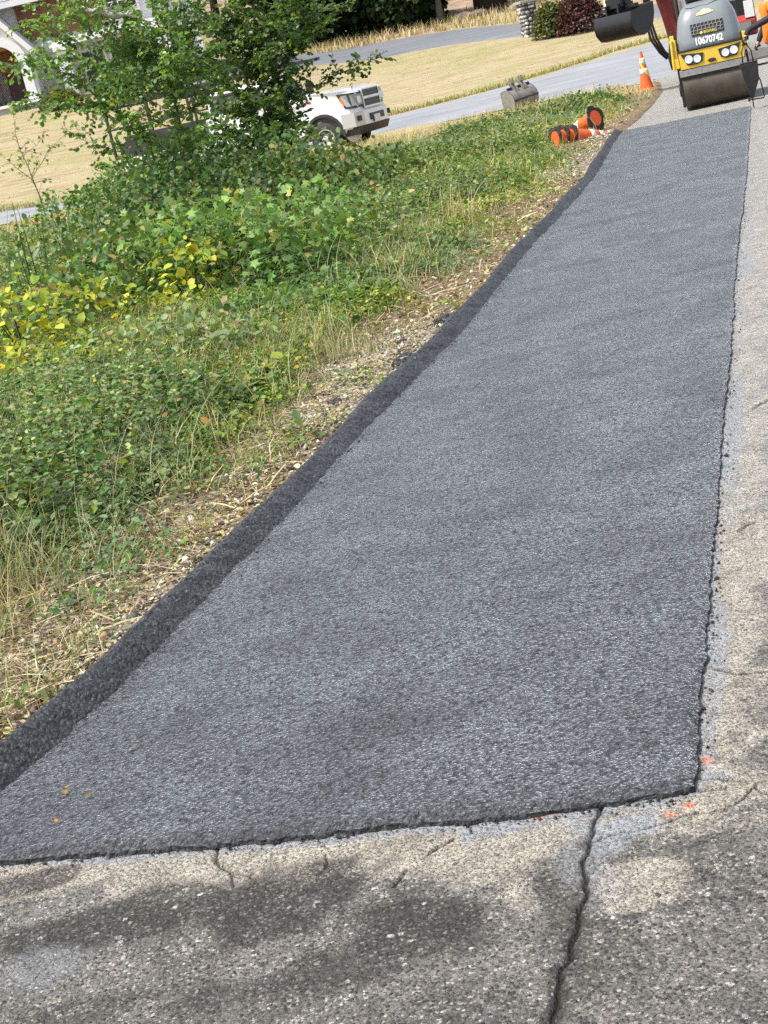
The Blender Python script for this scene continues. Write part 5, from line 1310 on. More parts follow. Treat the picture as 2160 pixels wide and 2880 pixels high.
def make_cones():
    q = G(1820, 253); h = .93
    root = thing('traffic_cone', 'orange traffic cone standing upright with yellow tape tied round it', 'cone', (q[0], q[1], gz(q[0], q[1])-.01), R(20))
    cone_mesh(root, h, .165, .42).build('cone_base', M['orange'], root)
    rr = lambda z: .165+(.027-.165)*(z-.03)/(h-.03)
    tp = MB()
    P = []
    for k in range(26):
        t = k/25; a = R(-175)+t*R(120); z = .70-.42*t; P.append((math.cos(a)*(rr(z)+.008), math.sin(a)*(rr(z)+.008), z))
    for i in range(len(P)-1):
        a, b = Vector(P[i]), Vector(P[i+1]); n_ = Vector((a.x, a.y, 0)).normalized()*.006; w = Vector((0, 0, .028)); tg = (b-a).normalized(); w = n_.normalized().cross(tg)*.02
        tp.add([a-w, b-w, b+w, a+w, a-w+n_, b-w+n_, b+w+n_, a+w+n_], [(0,1,2,3),(4,7,6,5),(0,4,5,1),(3,2,6,7),(1,5,6,2),(0,3,7,4)])
    tp.lathe([(rr(.72)+.003, .72), (rr(.72)+.008, .72), (rr(.75)+.008, .75), (rr(.75)+.003, .75)], 20)
    tp.build('tape', M['tape'], root)
    MB().lathe([(.03, h*.93), (.03, h*1.0), (.018, h*1.01)], 14).build('red_tip', M['conein'], root)
    # fallen cones, axis given by base centre and direction to the tip
    g = 'fallen cones on the bank'
    Z0 = .17
    def fallen(p, dirv, lab, h=.72, spin=0.0):
        r_ = thing('traffic_cone', lab, 'cone', p, 0, g)
        r_.rotation_mode = 'QUATERNION'; r_.rotation_quaternion = Vector(dirv).to_track_quat('Z', 'Y') @ Euler((0, 0, spin)).to_quaternion()
        cone_mesh(r_, h, .145, .37, collars=1).build('cone_base', M['rubber'], r_)
    ax = Vector((.915, .38, -.12)).normalized()
    b3 = Vector(atY(1604, 386, 25.4))
    fallen(b3, ax, 'orange cone lying on its side, tip towards the kerb, innermost of the nested stack')
    fallen(b3-ax*.15, (ax+Vector((.03, .03, .05))).normalized(), 'middle one of the nested orange cones lying on their side', spin=.2)
    fallen(b3-ax*.3+Vector((0, -.02, -.01)), (ax+Vector((-.02, -.05, .04))).normalized(), 'outermost of the nested orange cones, its open red base facing the weeds', spin=-.15)
    b4 = Vector(atY(1676, 331, 26.6))
    fallen(b4, (-.6, .76, -.2), 'orange cone tipped up with its round red underside facing the road', spin=.4)

# ================================================================== BUCKETS
def bucket(root, w, prof, shell_mat, ears=True, parts=('shell', 'side_plate')):
    """prof: open outline (y,z) of the shell from the lip round the back to the top; side plates close both ends"""
    t = .03; mb = MB(); n = len(prof)
    c = (sum(p[0] for p in prof)/n, sum(p[1] for p in prof)/n)
    inn = [(p[0]+(c[0]-p[0])*.07, p[1]+(c[1]-p[1])*.07) for p in prof]
    loop = prof+inn[::-1]; k = len(loop)
    vs = [(-w/2, y, z) for y, z in loop]+[(w/2, y, z) for y, z in loop]
    fs = [(i, (i+1) % k, k+(i+1) % k, k+i) for i in range(k)]
    for s_ in (0, k):
        for i in range(n-1): fs.append((s_+i, s_+i+1, s_+k-2-i, s_+k-1-i))
    mb.add(vs, fs).build('bucket_shell', shell_mat, root, smooth='auto')
    for sx in (-1, 1):
        sp = MB(); m = len(prof); v = [(sx*(w/2+.004), y, z) for y, z in prof]+[(sx*(w/2-.025), y, z) for y, z in prof]
        f = [tuple(range(m)), tuple(reversed(range(m, 2*m)))]+[(i, (i+1) % m, m+(i+1) % m, m+i) for i in range(m)]
        sp.add(v, f).build('side_plate', shell_mat, root)

def make_spare_bucket():
    q = hit(1472, 306)
    root = thing('excavator_bucket', 'worn grey excavator bucket with two hook ears lying on the grass by the street', 'bucket', (q[0], q[1]+.15, gz(q[0], q[1])), R(30))
    root.rotation_euler[1] = R(-4)
    # open mouth faces away-left; back of the shell towards the camera
    prof = [(.30, .02), (.12, .0), (-.12, .02), (-.25, .12), (-.3, .28), (-.27, .44), (-.16, .56), (.0, .62), (.16, .62), (.26, .58)]
    bucket(root, .88, prof, M['bucket'])
    MB().box((0, -.305, .3), (.9, .02, .035), (.12, 0, 0)).build('wear_strip', M['black'], root)
    for x in (-.3, .02):
        e = MB()
        for dx in (-.05, .05):
            pl = [(-.2, .5), (-.08, .56), (.02, .7), (.05, .82), (0, .9), (-.06, .92), (-.04, .84), (-.08, .72), (-.2, .6)]
            e.add([(x+.12+dx-.014, y, z) for y, z in pl]+[(x+.12+dx+.014, y, z) for y, z in pl], [tuple(range(9)), tuple(reversed(range(9, 18)))]+[(i, (i+1) % 9, 9+(i+1) % 9, 9+i) for i in range(9)])
        e.tube([(x+.04, .02, .76), (x+.2, .02, .76)], .03, 8)
        e.build('hook_ear', M['bucket'], root)
    MB().tube([(-.4, -.04, .64), (.4, -.04, .64)], .035, 8).build('cross_pipe', M['black'], root)

# ================================================================== EXCAVATOR
def make_excavator():
    q = G(2015, 238)
    yaw = R(-13)
    ER = (10.85, 39.9, 0)
    root = thing('mini_excavator', 'red mini excavator behind the roller with its black bucket hanging over the lawn', 'excavator', ER, yaw)
    for sx in (-1, 1):
        tr = [(1.25*math.cos(a)*1.0+(0), 0) for a in (0,)]
        L = [(y, z) for y, z in [(-1.15, .02), (1.0, .02), (1.22, .15), (1.25, .32), (1.1, .5), (-1.1, .5), (-1.32, .36), (-1.33, .18)]]
        t = MB(); x = sx*.82
        t.add([(x-.21, y, z) for y, z in L]+[(x+.21, y, z) for y, z in L], [tuple(range(8)), tuple(reversed(range(8, 16)))]+[(i, (i+1) % 8, 8+(i+1) % 8, 8+i) for i in range(8)])
        for k in range(16):
            yy = -1.15+k*.15; t.box((x, yy, .515), (.44, .06, .05)); t.box((x, yy, .005), (.44, .06, .03))
        for k in range(3): t.box((x, -1.34, .16+.12*k), (.44, .04, .05))
        t.build('track', M['rubber'], root)
    MB().box((0, -.1, .4), (1.3, 1.6, .35)).build('undercarriage', M['black'], root)
    bl = MB()
    pr = [(-1.62, .1), (-1.72, .2), (-1.74, .4), (-1.68, .58), (-1.6, .66), (-1.57, .64), (-1.64, .56), (-1.69, .4), (-1.66, .22), (-1.57, .12)]
    bl.add([(-1.1, y, z) for y, z in pr]+[(1.1, y, z) for y, z in pr], [tuple(range(10)), tuple(reversed(range(10, 20)))]+[(i, (i+1) % 10, 10+(i+1) % 10, 10+i) for i in range(10)])
    blade = bl.build('dozer_blade', paint('blade_grey', (.27, .255, .23), .6, dirt=.6, dcol=(.14, .12, .1)), root)
    MB().box((0, -1.7, .1), (2.22, .06, .1)).build('cutting_edge', paint('pale_edge', (.5, .48, .43), .5, dirt=.3), blade)
    for sx in (-1, 1): MB().box((sx*.45, -1.2, .4), (.12, .9, .14)).build('blade_arm', M['black'], root)
    MB().lathe([(.55, .55), (.55, .72)], 24).build('slew_ring', M['black'], root)
    hs = MB().loft([[(-.95, -.85, .72), (.95, -.85, .72), (1.0, .6, .72), (.7, 1.3, .72), (-.7, 1.3, .72), (-1.0, .6, .72)], [(-.95, -.9, 1.1), (.95, -.9, 1.1), (1.02, .6, 1.1), (.72, 1.38, 1.1), (-.72, 1.38, 1.1), (-1.02, .6, 1.1)], [(-.9, -.2, 1.55), (.9, -.5, 1.5), (.95, .6, 1.6), (.65, 1.25, 1.6), (-.65, 1.25, 1.6), (-.95, .6, 1.6)]]).build('upper_body', M['red'], root, bevel=.06)
    MB().box((.45, -.93, .95), (.7, .06, .22)).build('side_panel', M['grey'], root)
    cab = MB()
    for x, y in ((-.15, -.75), (.9, -.75), (-.15, .6), (.9, .6)): cab.box((x, y, 1.85), (.07, .07, 1.5))
    cab.box((.375, -.08, 2.6), (1.15, 1.45, .08)); cab.build('cab_frame', M['black'], root)
    MB().box((.375, -.76, 1.75), (.98, .02, 1.2)).build('cab_glass', M['glass'], root)
    se = MB(); se.box((.4, .1, 1.35), (.5, .5, .15)); se.box((.4, .35, 1.7), (.5, .12, .65)); se.build('seat', M['black'], root, bevel=.03)
    MB().box((.8, -.85, 1.35), (.22, .1, .4)).build('work_panel', M['plate'], root)
    # swing post, boom, stick
    bx = -1.0
    MB().box((bx, -1.05, .85), (.34, .5, .5)).tube([(bx, -1.2, .55), (bx, -1.2, 1.15)], .13, 12).build('swing_post', M['black'], root)
    def beam(pts, wds, deps, mat, name, parent=None):
        rings = []; P = [Vector(p) for p in pts]
        for i, p in enumerate(P):
            t = (P[min(i+1, len(P)-1)]-P[max(i-1, 0)]).normalized(); sx = Vector((t.y, -t.x, 0)); sx = sx.normalized() if sx.length > .05 else Vector((1, 0, 0)); nz = t.cross(sx).normalized()
            a, b = wds[i]/2, deps[i]/2
            rings.append([tuple(p+sx*a+nz*b), tuple(p-sx*a+nz*b), tuple(p-sx*a-nz*b), tuple(p+sx*a-nz*b)])
        return MB().loft(rings).build(name, mat, parent or root, bevel=.02)
    bk = bpy.data.objects.new('bucket', None); COL.objects.link(bk); bk.parent = root
    inv = Matrix.Translation(ER) @ Matrix.Rotation(yaw, 4, 'Z')
    P = inv.inverted() @ Vector(atY(1756, 58, 36.6))
    bk.location = P; bk.rotation_euler = (R(0), R(0), R(-42)); bk.scale = (.9, 1.05, 1.1)
    B = [Vector((bx, -1.15, 1.0)), Vector((bx-.05, -1.25, 1.7)), Vector((bx-.2, -1.5, 2.35)), Vector((P.x+.45, P.y+.35, 2.95)), Vector((P.x+.1, P.y+.1, 3.1))]
    beam(B, [.3, .34, .34, .28, .22], [.3, .4, .42, .34, .24], M['maroon'], 'boom')
    S = [Vector((P.x+.15, P.y+.2, 3.2)), Vector((P.x-.05, P.y+.12, 2.7)), Vector((P.x-.2, P.y+.08, P.z+.55))]
    beam(S, [.24, .26, .2], [.28, .34, .2], M['maroon'], 'stick')
    for off, z0, z1 in ((.22, .9, 2.3), (.32, .95, 1.9)):
        cy = MB().tube([(bx+off, -1.35, z0), (bx+off-.05, -1.5, (z0+z1)/2)], .075, 12).build('boom_cylinder', M['black'], root, smooth='auto')
        MB().tube([(bx+off-.05, -1.5, (z0+z1)/2), (bx+off-.1, -1.7, z1)], .04, 10).build('piston_rod', M['chrome'], cy, smooth='auto')
    hz = MB()
    for k, o in enumerate((0, .06, .12)):
        hz.tube([(bx-.2-o, -1.2, .62), (bx-.34-o, -1.35, .8), (bx-.48-o*1.2, -1.5, 1.15), (bx-.55-o, -1.6, 1.6), (bx-.5-o, -1.65, 2.2), (bx-.55, -1.8, 2.7)], .03, 8)
    hz.build('hydraulic_hose', M['black'], root, smooth=True)
    MB().box((bx+.12, -1.3, 1.35), (.2, .1, .16)).build('hose_bracket', M['plate'], root)
    MB().lathe([(.02, -.2), (.16, -.16), (.18, .05), (.1, .16)], 12, axis_m((bx+.02, -1.3, .68), (0, 0, 1))).build('swing_cover', M['red'], root, smooth='auto')
    # hanging bucket
    prof = [(-.34, .16), (-.4, -.02), (-.36, -.2), (-.24, -.33), (-.05, -.36), (.14, -.3), (.28, -.16), (.36, .04), (.38, .26)]
    bucket(bk, 1.3, prof, M['bblack'])
    lk = MB(); lk.box((-.1, 0, .38), (.5, .34, .2))
    for x in (-.3, .1): lk.box((x, .0, .25), (.05, .5, .22))
    lk.box((-.1, 0, .27), (1.2, .12, .06)); lk.tube([(-.42, 0, .36), (.2, 0, .36)], .06, 10); lk.tube([(-.42, .1, .5), (.2, .1, .5)], .05, 10); lk.build('quick_coupler', M['bblack'], bk)
    MB().tube([(-.5, -.02, .36), (-.36, -.02, .36)], .075, 12).tube([(-.46, .1, .62), (-.3, .1, .62)], .06, 12).build('pin', M['chrome'], bk, smooth='auto')
    lk = MB()
    for x in (-.3, -.02): lk.box((x, .05, .75), (.05, .16, .6), (.25, 0, .05))
    lk.build('bucket_link', M['black'], bk)
    MB().tube([(-.16, -.1, .5), (-.14, -.18, 1.1)], .05, 10).build('bucket_cylinder', M['steel'], bk, smooth='auto')
    MB().box((-.18, .14, .8), (.22, .24, .9), (.1, -.2, 0)).build('stick_end', M['maroon'], bk, bevel=.02)

# ================================================================== ROLLER
def text(body, size, loc, rot, mat, name, parent, ext=.003, align='CENTER', off=0.0):
    cu = bpy.data.curves.new(name, 'FONT'); cu.body = body; cu.size = size; cu.extrude = ext; cu.align_x = align; cu.align_y = 'CENTER'
    cu.resolution_u = 3; cu.materials.append(mat)
    cu.offset = off; tmp = bpy.data.objects.new(name+'_curve', cu); COL.objects.link(tmp)
    dg = bpy.context.evaluated_depsgraph_get(); me = bpy.data.meshes.new_from_object(tmp.evaluated_get(dg)); me.name = name
    COL.objects.unlink(tmp); bpy.data.objects.remove(tmp)
    o = bpy.data.objects.new(name, me); COL.objects.link(o); o.parent = parent; o.location = loc; o.rotation_euler = rot
    return o
def make_roller():
    q = G(2023, 297)
    root = thing('road_roller', 'yellow and grey tandem road roller with white number on its hood', 'roller', (q[0]+.1, q[1]+.35, 0.012), R(-16.0))
    W = 1.08; r = .35; H = W/2
    for y, nm in ((0, 'front_drum'), (1.75, 'rear_drum')):
        d = MB().lathe([(r*.55, -H+.05), (r*.93, -H), (r-.012, -H), (r, -H+.012), (r, H-.012), (r-.012, H), (r*.93, H), (r*.55, H-.05)], 64, axis_m((0, y, r), (1, 0, 0))).build('drum', M['drum'], root, smooth='auto')
        for s_ in (-1, 1):
            pl = [(-.14, .06), (.14, .06), (.17, .45), (.22, .74), (-.3, .74), (-.2, .45)]
            a = MB(); a.add([(s_*(H+.012), y+p, z) for p, z in pl]+[(s_*(H+.055), y+p, z) for p, z in pl], [tuple(range(6)), tuple(reversed(range(6, 12)))]+[(i, (i+1) % 6, 6+(i+1) % 6, 6+i) for i in range(6)])
            a.tube([(s_*(H-.02), y, r), (s_*(H+.08), y, r)], .11, 16)
            a.build('drum_fork', M['black'], root)
    MB().box((0, -.31, .625), (W+.04, .1, .115)).build('front_beam', M['steel'], root, bevel=.008)
    bo = MB()
    for x in (-.42, -.2, .25, .45): bo.tube([(x, -.365, .63), (x, -.35, .63)], .02, 8)
    bo.build('bolt', M['grey'], root)
    MB().box((0, -.3, .53), (W-.01, .03, .085), (.25, 0, 0)).build('scraper', M['rubber'], root)
    fp = [(-.37, .69), (-.375, .965), (-.3, .985), (.3, .985), (.5, .7), (.5, .69)]
    MB().add([(-.53, y, z) for y, z in fp]+[(.53, y, z) for y, z in fp], [tuple(range(6)), tuple(reversed(range(6, 12)))]+[(i, (i+1) % 6, 6+(i+1) % 6, 6+i) for i in range(6)]).build('front_panel', M['yellow'], root, bevel=.018)
    MB().lathe([(.001, -.004), (.062, -.004), (.07, .01), (.001, .012)], 20, axis_m((.0, -.376, .755), (0, -1, 0)) @ Matrix.Scale(.45, 4, (0, 1, 0))).build('hook_opening', M['black'], root)
    for s_ in (-1, 1):
        pl = [(s_*.5, .945), (s_*.12, .905), (s_*.15, .77), (s_*.24, .735), (s_*.41, .745)]
        hh = MB(); m = 5
        hh.add([(x, -.392, z) for x, z in pl]+[(x, -.36, z) for x, z in pl], [tuple(range(m)), tuple(reversed(range(m, 2*m)))]+[(i, (i+1) % m, m+(i+1) % m, m+i) for i in range(m)])
        ho = hh.build('headlamp', M['black'], root, bevel=.008)
        for x, z, rr in ((s_*.375, .84, .058), (s_*.235, .825, .055)):
            MB().lathe([(rr+.008, .0), (rr+.008, .01), (rr, .011), (rr*.8, .008), (.001, .006)], 22, axis_m((x, -.392, z), (0, -1, 0))).build('lens', M['lens'], ho, smooth='auto')
    # side equipment on the viewer's left
    sb = MB(); sb.box((-.6, -.12, 1.02), (.1, .3, .34)); sb.box((-.6, -.2, .8), (.12, .2, .16)); sb.tube([(-.62, -.28, 1.2), (-.64, -.3, .7)], .025, 8); sb.box((-.61, -.05, 1.22), (.07, .12, .1))
    sb.build('side_bracket', M['yellow'], root, bevel=.012)
    sb = MB(); sb.box((.57, -.12, .95), (.06, .3, .3)); sb.build('side_bracket', M['yellow'], root, bevel=.012)
    hz = MB()
    for k in range(3): hz.tube([(-.64-.02*k, -.1, .72), (-.67-.015*k, -.2, .9), (-.66, -.12, 1.15), (-.6, .05, 1.35)], .014, 6)
    hz.build('hose', M['black'], root, smooth=True)
    # hood
    def hood_ring(z, hw, yf, yb, n=40):
        out = []; cy = (yf+yb)/2; hd = (yb-yf)/2
        for k in range(n):
            a = 2*math.pi*k/n; c, s_ = math.cos(a), math.sin(a); e = 5.0
            t = 1/((abs(c)**e+abs(s_)**e)**(1/e)); out.append((hw*c*t, cy+hd*s_*t, z))
        return out
    S = [(.99, .545, -.37), (1.03, .55, -.385), (1.12, .54, -.378), (1.25, .522, -.355), (1.38, .5, -.325), (1.46, .485, -.3), (1.55, .45, -.262), (1.63, .405, -.205), (1.69, .35, -.13), (1.725, .28, -.02), (1.735, .18, .1)]
    hy = lambda z: float(np.interp(z, [s_[0] for s_ in S], [s_[2] for s_ in S]))
    MB().loft([hood_ring(z, hw, yf, .75) for z, hw, yf in S]).build('hood', M['hood'], root, smooth='auto')
    MB().box((0, -.02, .987), (1.1, .74, .018)).build('hood_gasket', M['black'], root)
    def on(z, out=.004):
        dz = .04; sl = math.atan2(hy(z+dz)-hy(z-dz), 2*dz); return hy(z)-out, sl
    # grille with louvres
    y, sl = on(1.30); g = MB().box((.0, y+.006, 1.28), (.54, .03, .2), (-sl, 0, 0)).build('grille', M['black'], root, bevel=.008)
    lv = MB()
    for i in range(8):
        for j in range(3):
            lv.box((-.225+i*.063+(j % 2)*.012, on(1.36-.055*j)[0]-.012, 1.36-.055*j), (.012, .012, .05), (-sl, .35, 0))
    for j in range(4): lv.box((0, on(1.385-.055*j)[0]-.012, 1.385-.055*j), (.52, .012, .009), (-sl, 0, 0))
    lv.build('grille_slats', M['grey'], g)
    y, sl = on(1.215, .014); pl = MB().box((.02, y, 1.225), (.3, .016, .085), (-sl, 0, 0)).build('maker_plate', paint('plate_dark', (.03, .03, .032), .5), root, bevel=.006)
    text('BOMAG', .062, (.045, y-.011, 1.225), (R(90)-sl, 0, 0), M['tape'], 'plate_lettering', pl)
    MB().add([(-.105, y-.012, 1.195), (-.075, y-.012, 1.225), (-.105, y-.012, 1.255), (-.135, y-.012, 1.225), (-.105, y-.006, 1.195), (-.075, y-.006, 1.225), (-.105, y-.006, 1.255), (-.135, y-.006, 1.225)], [(0,1,2,3),(4,7,6,5),(0,4,5,1),(1,5,6,2),(2,6,7,3),(3,7,4,0)]).build('diamond_mark', M['tape'], pl)
    y, sl = on(1.09, .006)
    o = text('10670742', .155, (.0, y, 1.09), (R(90)-sl, 0, 0), paint('number_white', (.8, .8, .8), .4, dirt=.1), 'fleet_number', root, off=.006)
    o.scale = (.76, 1, 1)
    # pale decal on the upper hood: flat brim with a humped crown, yellow rim
    y, sl = on(1.535, .004)
    hat = [(-.15, -.035), (-.05, -.042), (.08, -.03), (.15, -.01), (.1, .015), (.07, .045), (.03, .04), (.0, .058), (-.05, .05), (-.07, .02), (-.13, .0)]
    Md = Matrix.Translation((0, y, 1.54)) @ Matrix.Rotation(-sl, 4, 'X')
    k = len(hat)
    def dec(sc_, off, name, mat, par):
        v = [Md @ Vector((x*sc_, -off, z*sc_)) for x, z in hat]+[Md @ Vector((x*sc_, -off+.003, z*sc_)) for x, z in hat]
        return MB().add(v, [tuple(range(k)), tuple(reversed(range(k, 2*k)))]+[(i, (i+1) % k, k+(i+1) % k, k+i) for i in range(k)]).build(name, mat, par)
    d = dec(1.0, .003, 'decal', M['tape'], root); dec(.8, .006, 'decal_face', M['plate'], d)
    # seam panel at the top
    y, _ = on(1.66)
    sm = MB(); sm.tube([(-.32, hy(1.67)-.003, 1.67), (-.22, hy(1.645)-.004, 1.645), (-.05, hy(1.66)-.004, 1.655), (.05, hy(1.65)-.004, 1.645), (.22, hy(1.69)-.004, 1.69), (.3, hy(1.7)-.0, 1.7)], .006, 6); sm.build('hood_seam', M['black'], root)
    # dash, seat, roll bar, chassis
    MB().box((0, .35, 1.82), (.6, .5, .22), (-.2, 0, 0)).build('dashboard', M['black'], root, bevel=.04)
    MB().box((0, .9, .8), (.9, 1.2, .36)).build('chassis', M['black'], root, bevel=.03)
    MB().box((0, 1.35, 1.05), (1.0, .9, .3)).build('rear_body', M['yellow'], root, bevel=.04)
    se = MB(); se.box((0, 1.15, 1.32), (.55, .5, .14)); se.box((0, 1.42, 1.65), (.55, .12, .6)); se.build('seat', M['black'], root, bevel=.04)
    MB().lathe([(.17, -.012), (.19, -.012), (.19, .012), (.17, .012)], 24, axis_m((0, .72, 1.98), (0, .5, 1)), close=True).build('steering_wheel', M['black'], root)
    for s_ in (-1, 1): MB().tube([(s_*.48, .9, .9), (s_*.48, .9, 2.5), (s_*.4, .9, 2.58), (0, .9, 2.6)], .035, 10).build('roll_bar', M['black'], root, smooth='auto')
    tk = MB().box((.46, .55, 1.78), (.16, .2, .34)); tk.build('control_box', M['plate'], root, bevel=.03)

# ================================================================== POUR POT + PERSON
def make_pot():
    q = G(2116, 309)
    root = thing('pour_pot', 'black cone shaped sealant pot with wire stand held over the edge of the new strip', 'pour pot', (q[0]+.03, q[1], .02), R(-14)); root.scale = (.9, .9, .92)
    def ring(z, w, d, cx=0.0): return [(cx-w/2, -d/2, z), (cx+w/2, -d/2, z), (cx+w/2, d/2, z), (cx-w/2, d/2, z)]
    MB().loft([ring(.0, .018, .018, .0), ring(.16, .022, .022, .0), ring(.19, .065, .06, .005), ring(.26, .1, .09, .01), ring(.45, .24, .2, .03), ring(.73, .29, .26, .02)]).build('hopper', M['black'], root, bevel=.012)
    MB().loft([ring(.725, .27, .24, .02), ring(.745, .3, .27, .02)]).build('rim', M['black'], root)
    MB().tube([(.14, .0, .5), (.17, .02, .42), (.2, .06, .16), (.19, .06, .13), (-.02, .05, .14), (-.03, .05, .17)], .011, 6).build('wire_stand', M['black'], root, smooth=True)
    MB().box((-.055, 0, .15), (.04, .06, .06)).build('foot_block', M['black'], root)
    for x in (-.07, .1): MB().tube([(x, 0, .73), (x*.9, 0, .92), (x*.3, 0, 1.03)], .011, 8).build('bail', M['black'], root, smooth=True)
    MB().tube([(-.04, 0, 1.035), (.05, 0, 1.035)], .018, 10).build('grip', M['rubber'], root)

def skin_obj(name, nodes, edges, mat, parent, sub=2, root_i=0):
    """nodes: [(x,y,z,radius or (rx,ry))]"""
    me = bpy.data.meshes.new(name); me.from_pydata([n[:3] for n in nodes], edges, []); me.materials.append(mat)
    o = bpy.data.objects.new(name, me); COL.objects.link(o); o.parent = parent
    md = o.modifiers.new('skin', 'SKIN'); md.use_smooth_shade = True; md.branch_smoothing = .6
    lay = me.skin_vertices[0] if me.skin_vertices else None
    if lay is None:
        bm = bmesh.new(); bm.from_mesh(me); bm.verts.layers.skin.verify(); bm.to_mesh(me); bm.free(); lay = me.skin_vertices[0]
    for i, n in enumerate(nodes):
        r_ = n[3] if isinstance(n[3], tuple) else (n[3], n[3]); lay.data[i].radius = r_; lay.data[i].use_root = (i == root_i)
    s_ = o.modifiers.new('sub', 'SUBSURF'); s_.levels = sub; s_.render_levels = sub
    return o
def make_person(pot_xy):
    q = G(2172, 296)
    px, py = float(q[0])+.24, float(q[1])+.12
    root = thing('person', 'person in orange shirt, black sleeves and blue jeans holding the black pour pot', 'person', (px, py, 0.004), 0)
    # faces -x (towards the pot); hand over the grip
    gx, gy, gz_ = pot_xy[0]-px, pot_xy[1]-py, 1.06
    hip = .98; sh = 1.48
    fx = -.05
    body = [(0, 0, hip, .1), (0, 0, 1.15, .105), (fx*.6, 0, 1.32, .14), (fx, 0, sh-.02, .11), (fx-.01, 0, 1.56, .055), (fx-.03, 0, 1.655, .07), (fx-.03, 0, 1.75, .094), (fx-.02, 0, 1.83, .06),  # 0-7
            (fx, -.19, sh, .068), (fx-.04, -.23, 1.27, .052), (gx+.1, gy-.0, 1.16, .04), (gx+.03, gy, gz_+.01, .03),   # 8-11 near arm
            (fx, .19, sh, .068), (fx+.02, .24, 1.22, .052), (fx-.12, .26, .99, .038), (fx-.15, .26, .92, .03),          # 12-15 far arm
            (0, -.1, .88, .085), (-.02, -.12, .5, .062), (.02, -.13, .12, .048), (.02, -.13, .05, .045), (-.14, -.14, .045, .04),
            (0, .1, .88, .085), (-.02, .13, .5, .062), (.05, .15, .12, .048), (.05, .15, .05, .045), (-.11, .16, .045, .04)]
    E_ = [(0,1),(1,2),(2,3),(3,4),(4,5),(5,6),(6,7),(3,8),(8,9),(9,10),(10,11),(3,12),(12,13),(13,14),(14,15),(0,16),(16,17),(17,18),(18,19),(19,20),(0,21),(21,22),(22,23),(23,24),(24,25)]
    # fingers: four curled chains and a thumb on each hand
    for wrist, sgn in ((11, 1), (15, -1)):
        w = Vector(body[wrist][:3])
        for k in range(4):
            b0 = len(body); yk = (k-1.5)*.02
            L = [.028, .03, .028, .022][k]*1.0
            for s_, (dx, dz) in enumerate([(-.035, -.03), (-.05, -.03-L), (-.03, -.045-L*1.5)]):
                body.append((w.x+dx, w.y+yk, w.z+dz, .0095 if s_ < 2 else .008))
            E_.append((wrist, b0)); E_ += [(b0, b0+1), (b0+1, b0+2)]
        b0 = len(body); body += [(w.x+.005, w.y-.04*sgn, w.z-.03, .011), (w.x-.02, w.y-.045*sgn, w.z-.062, .009)]; E_ += [(wrist, b0), (b0, b0+1)]
    skin_obj('body', body, E_, M['skin'], root)
    # face features and hair
    hd = Vector((fx-.03, 0, 1.73))
    fc = MB()
    MB().lathe([(.001, -.03), (.013, -.02), (.018, .0), (.012, .02), (.001, .03)], 10, axis_m(hd+Vector((-.09, 0, -.01)), (-.3, 0, 1))).build('nose', M['skin'], root, smooth=True)
    for s_ in (-1, 1):
        MB().lathe([(.001, -.012), (.012, 0), (.001, .012)], 10, axis_m(hd+Vector((-.078, s_*.033, .02)), (1, 0, 0))).build('eye', M['plate'], root, smooth=True)
        MB().lathe([(.001, -.01), (.02, 0), (.001, .01)], 10, axis_m(hd+Vector((.0, s_*.088, 0)), (0, 1, 0))).build('ear', M['skin'], root, smooth=True)
    MB().box(hd+Vector((-.083, 0, -.055)), (.01, .045, .008)).build('mouth', paint('lips', (.3, .1, .08), .5), root)
    MB().lathe([(.085, -.02), (.1, .03), (.094, .075), (.06, .108), (.001, .12)], 20, Matrix.Translation(hd+Vector((.024, 0, .02)))).build('hair', M['hair'], root, smooth='auto')
    # clothing
    sh_n = [(0, 0, .84, (.2, .175)), (0, 0, 1.0, (.205, .175)), (0, 0, 1.17, (.19, .15)), (fx*.6, 0, 1.32, (.19, .15)), (fx, 0, sh-.01, (.13, .12)), (fx, -.19, sh, .088), (fx-.03, -.225, 1.33, .076), (fx, .19, sh, .088), (fx+.015, .235, 1.3, .076)]
    skin_obj('shirt', sh_n, [(0,1),(1,2),(2,3),(3,4),(4,5),(5,6),(4,7),(7,8)], M['shirt'], root)
    for nodes in ([(fx-.02, -.222, 1.4, .068), (fx-.04, -.23, 1.27, .06), (gx+.1, gy, 1.16, .048), (gx+.035, gy, gz_+.015, .038)], [(fx+.01, .232, 1.37, .068), (fx+.02, .24, 1.22, .06), (fx-.12, .26, .99, .046), (fx-.148, .26, .93, .037)]):
        skin_obj('arm_sleeve', nodes, [(0,1),(1,2),(2,3)], M['sleeve'], root)
    wr = Vector(body[11][:3])
    for wv, sg in ((wr, 1), (Vector(body[15][:3]), -1)):
        nn = [(wv.x+.01, wv.y, wv.z, .034), (wv.x-.03, wv.y, wv.z-.03, .03)]; ee = [(0, 1)]
        for k in range(4):
            b0 = len(nn); yk = (k-1.5)*.021; L = [.028, .03, .028, .022][k]
            nn += [(wv.x-.04, wv.y+yk, wv.z-.035, .013), (wv.x-.055, wv.y+yk, wv.z-.035-L, .012), (wv.x-.03, wv.y+yk, wv.z-.05-L*1.5, .011)]; ee += [(1, b0), (b0, b0+1), (b0+1, b0+2)]
        b0 = len(nn); nn += [(wv.x+.005, wv.y-.042*sg, wv.z-.03, .014), (wv.x-.02, wv.y-.047*sg, wv.z-.064, .012)]; ee += [(0, b0), (b0, b0+1)]
        skin_obj('glove', nn, ee, M['sleeve'], root)
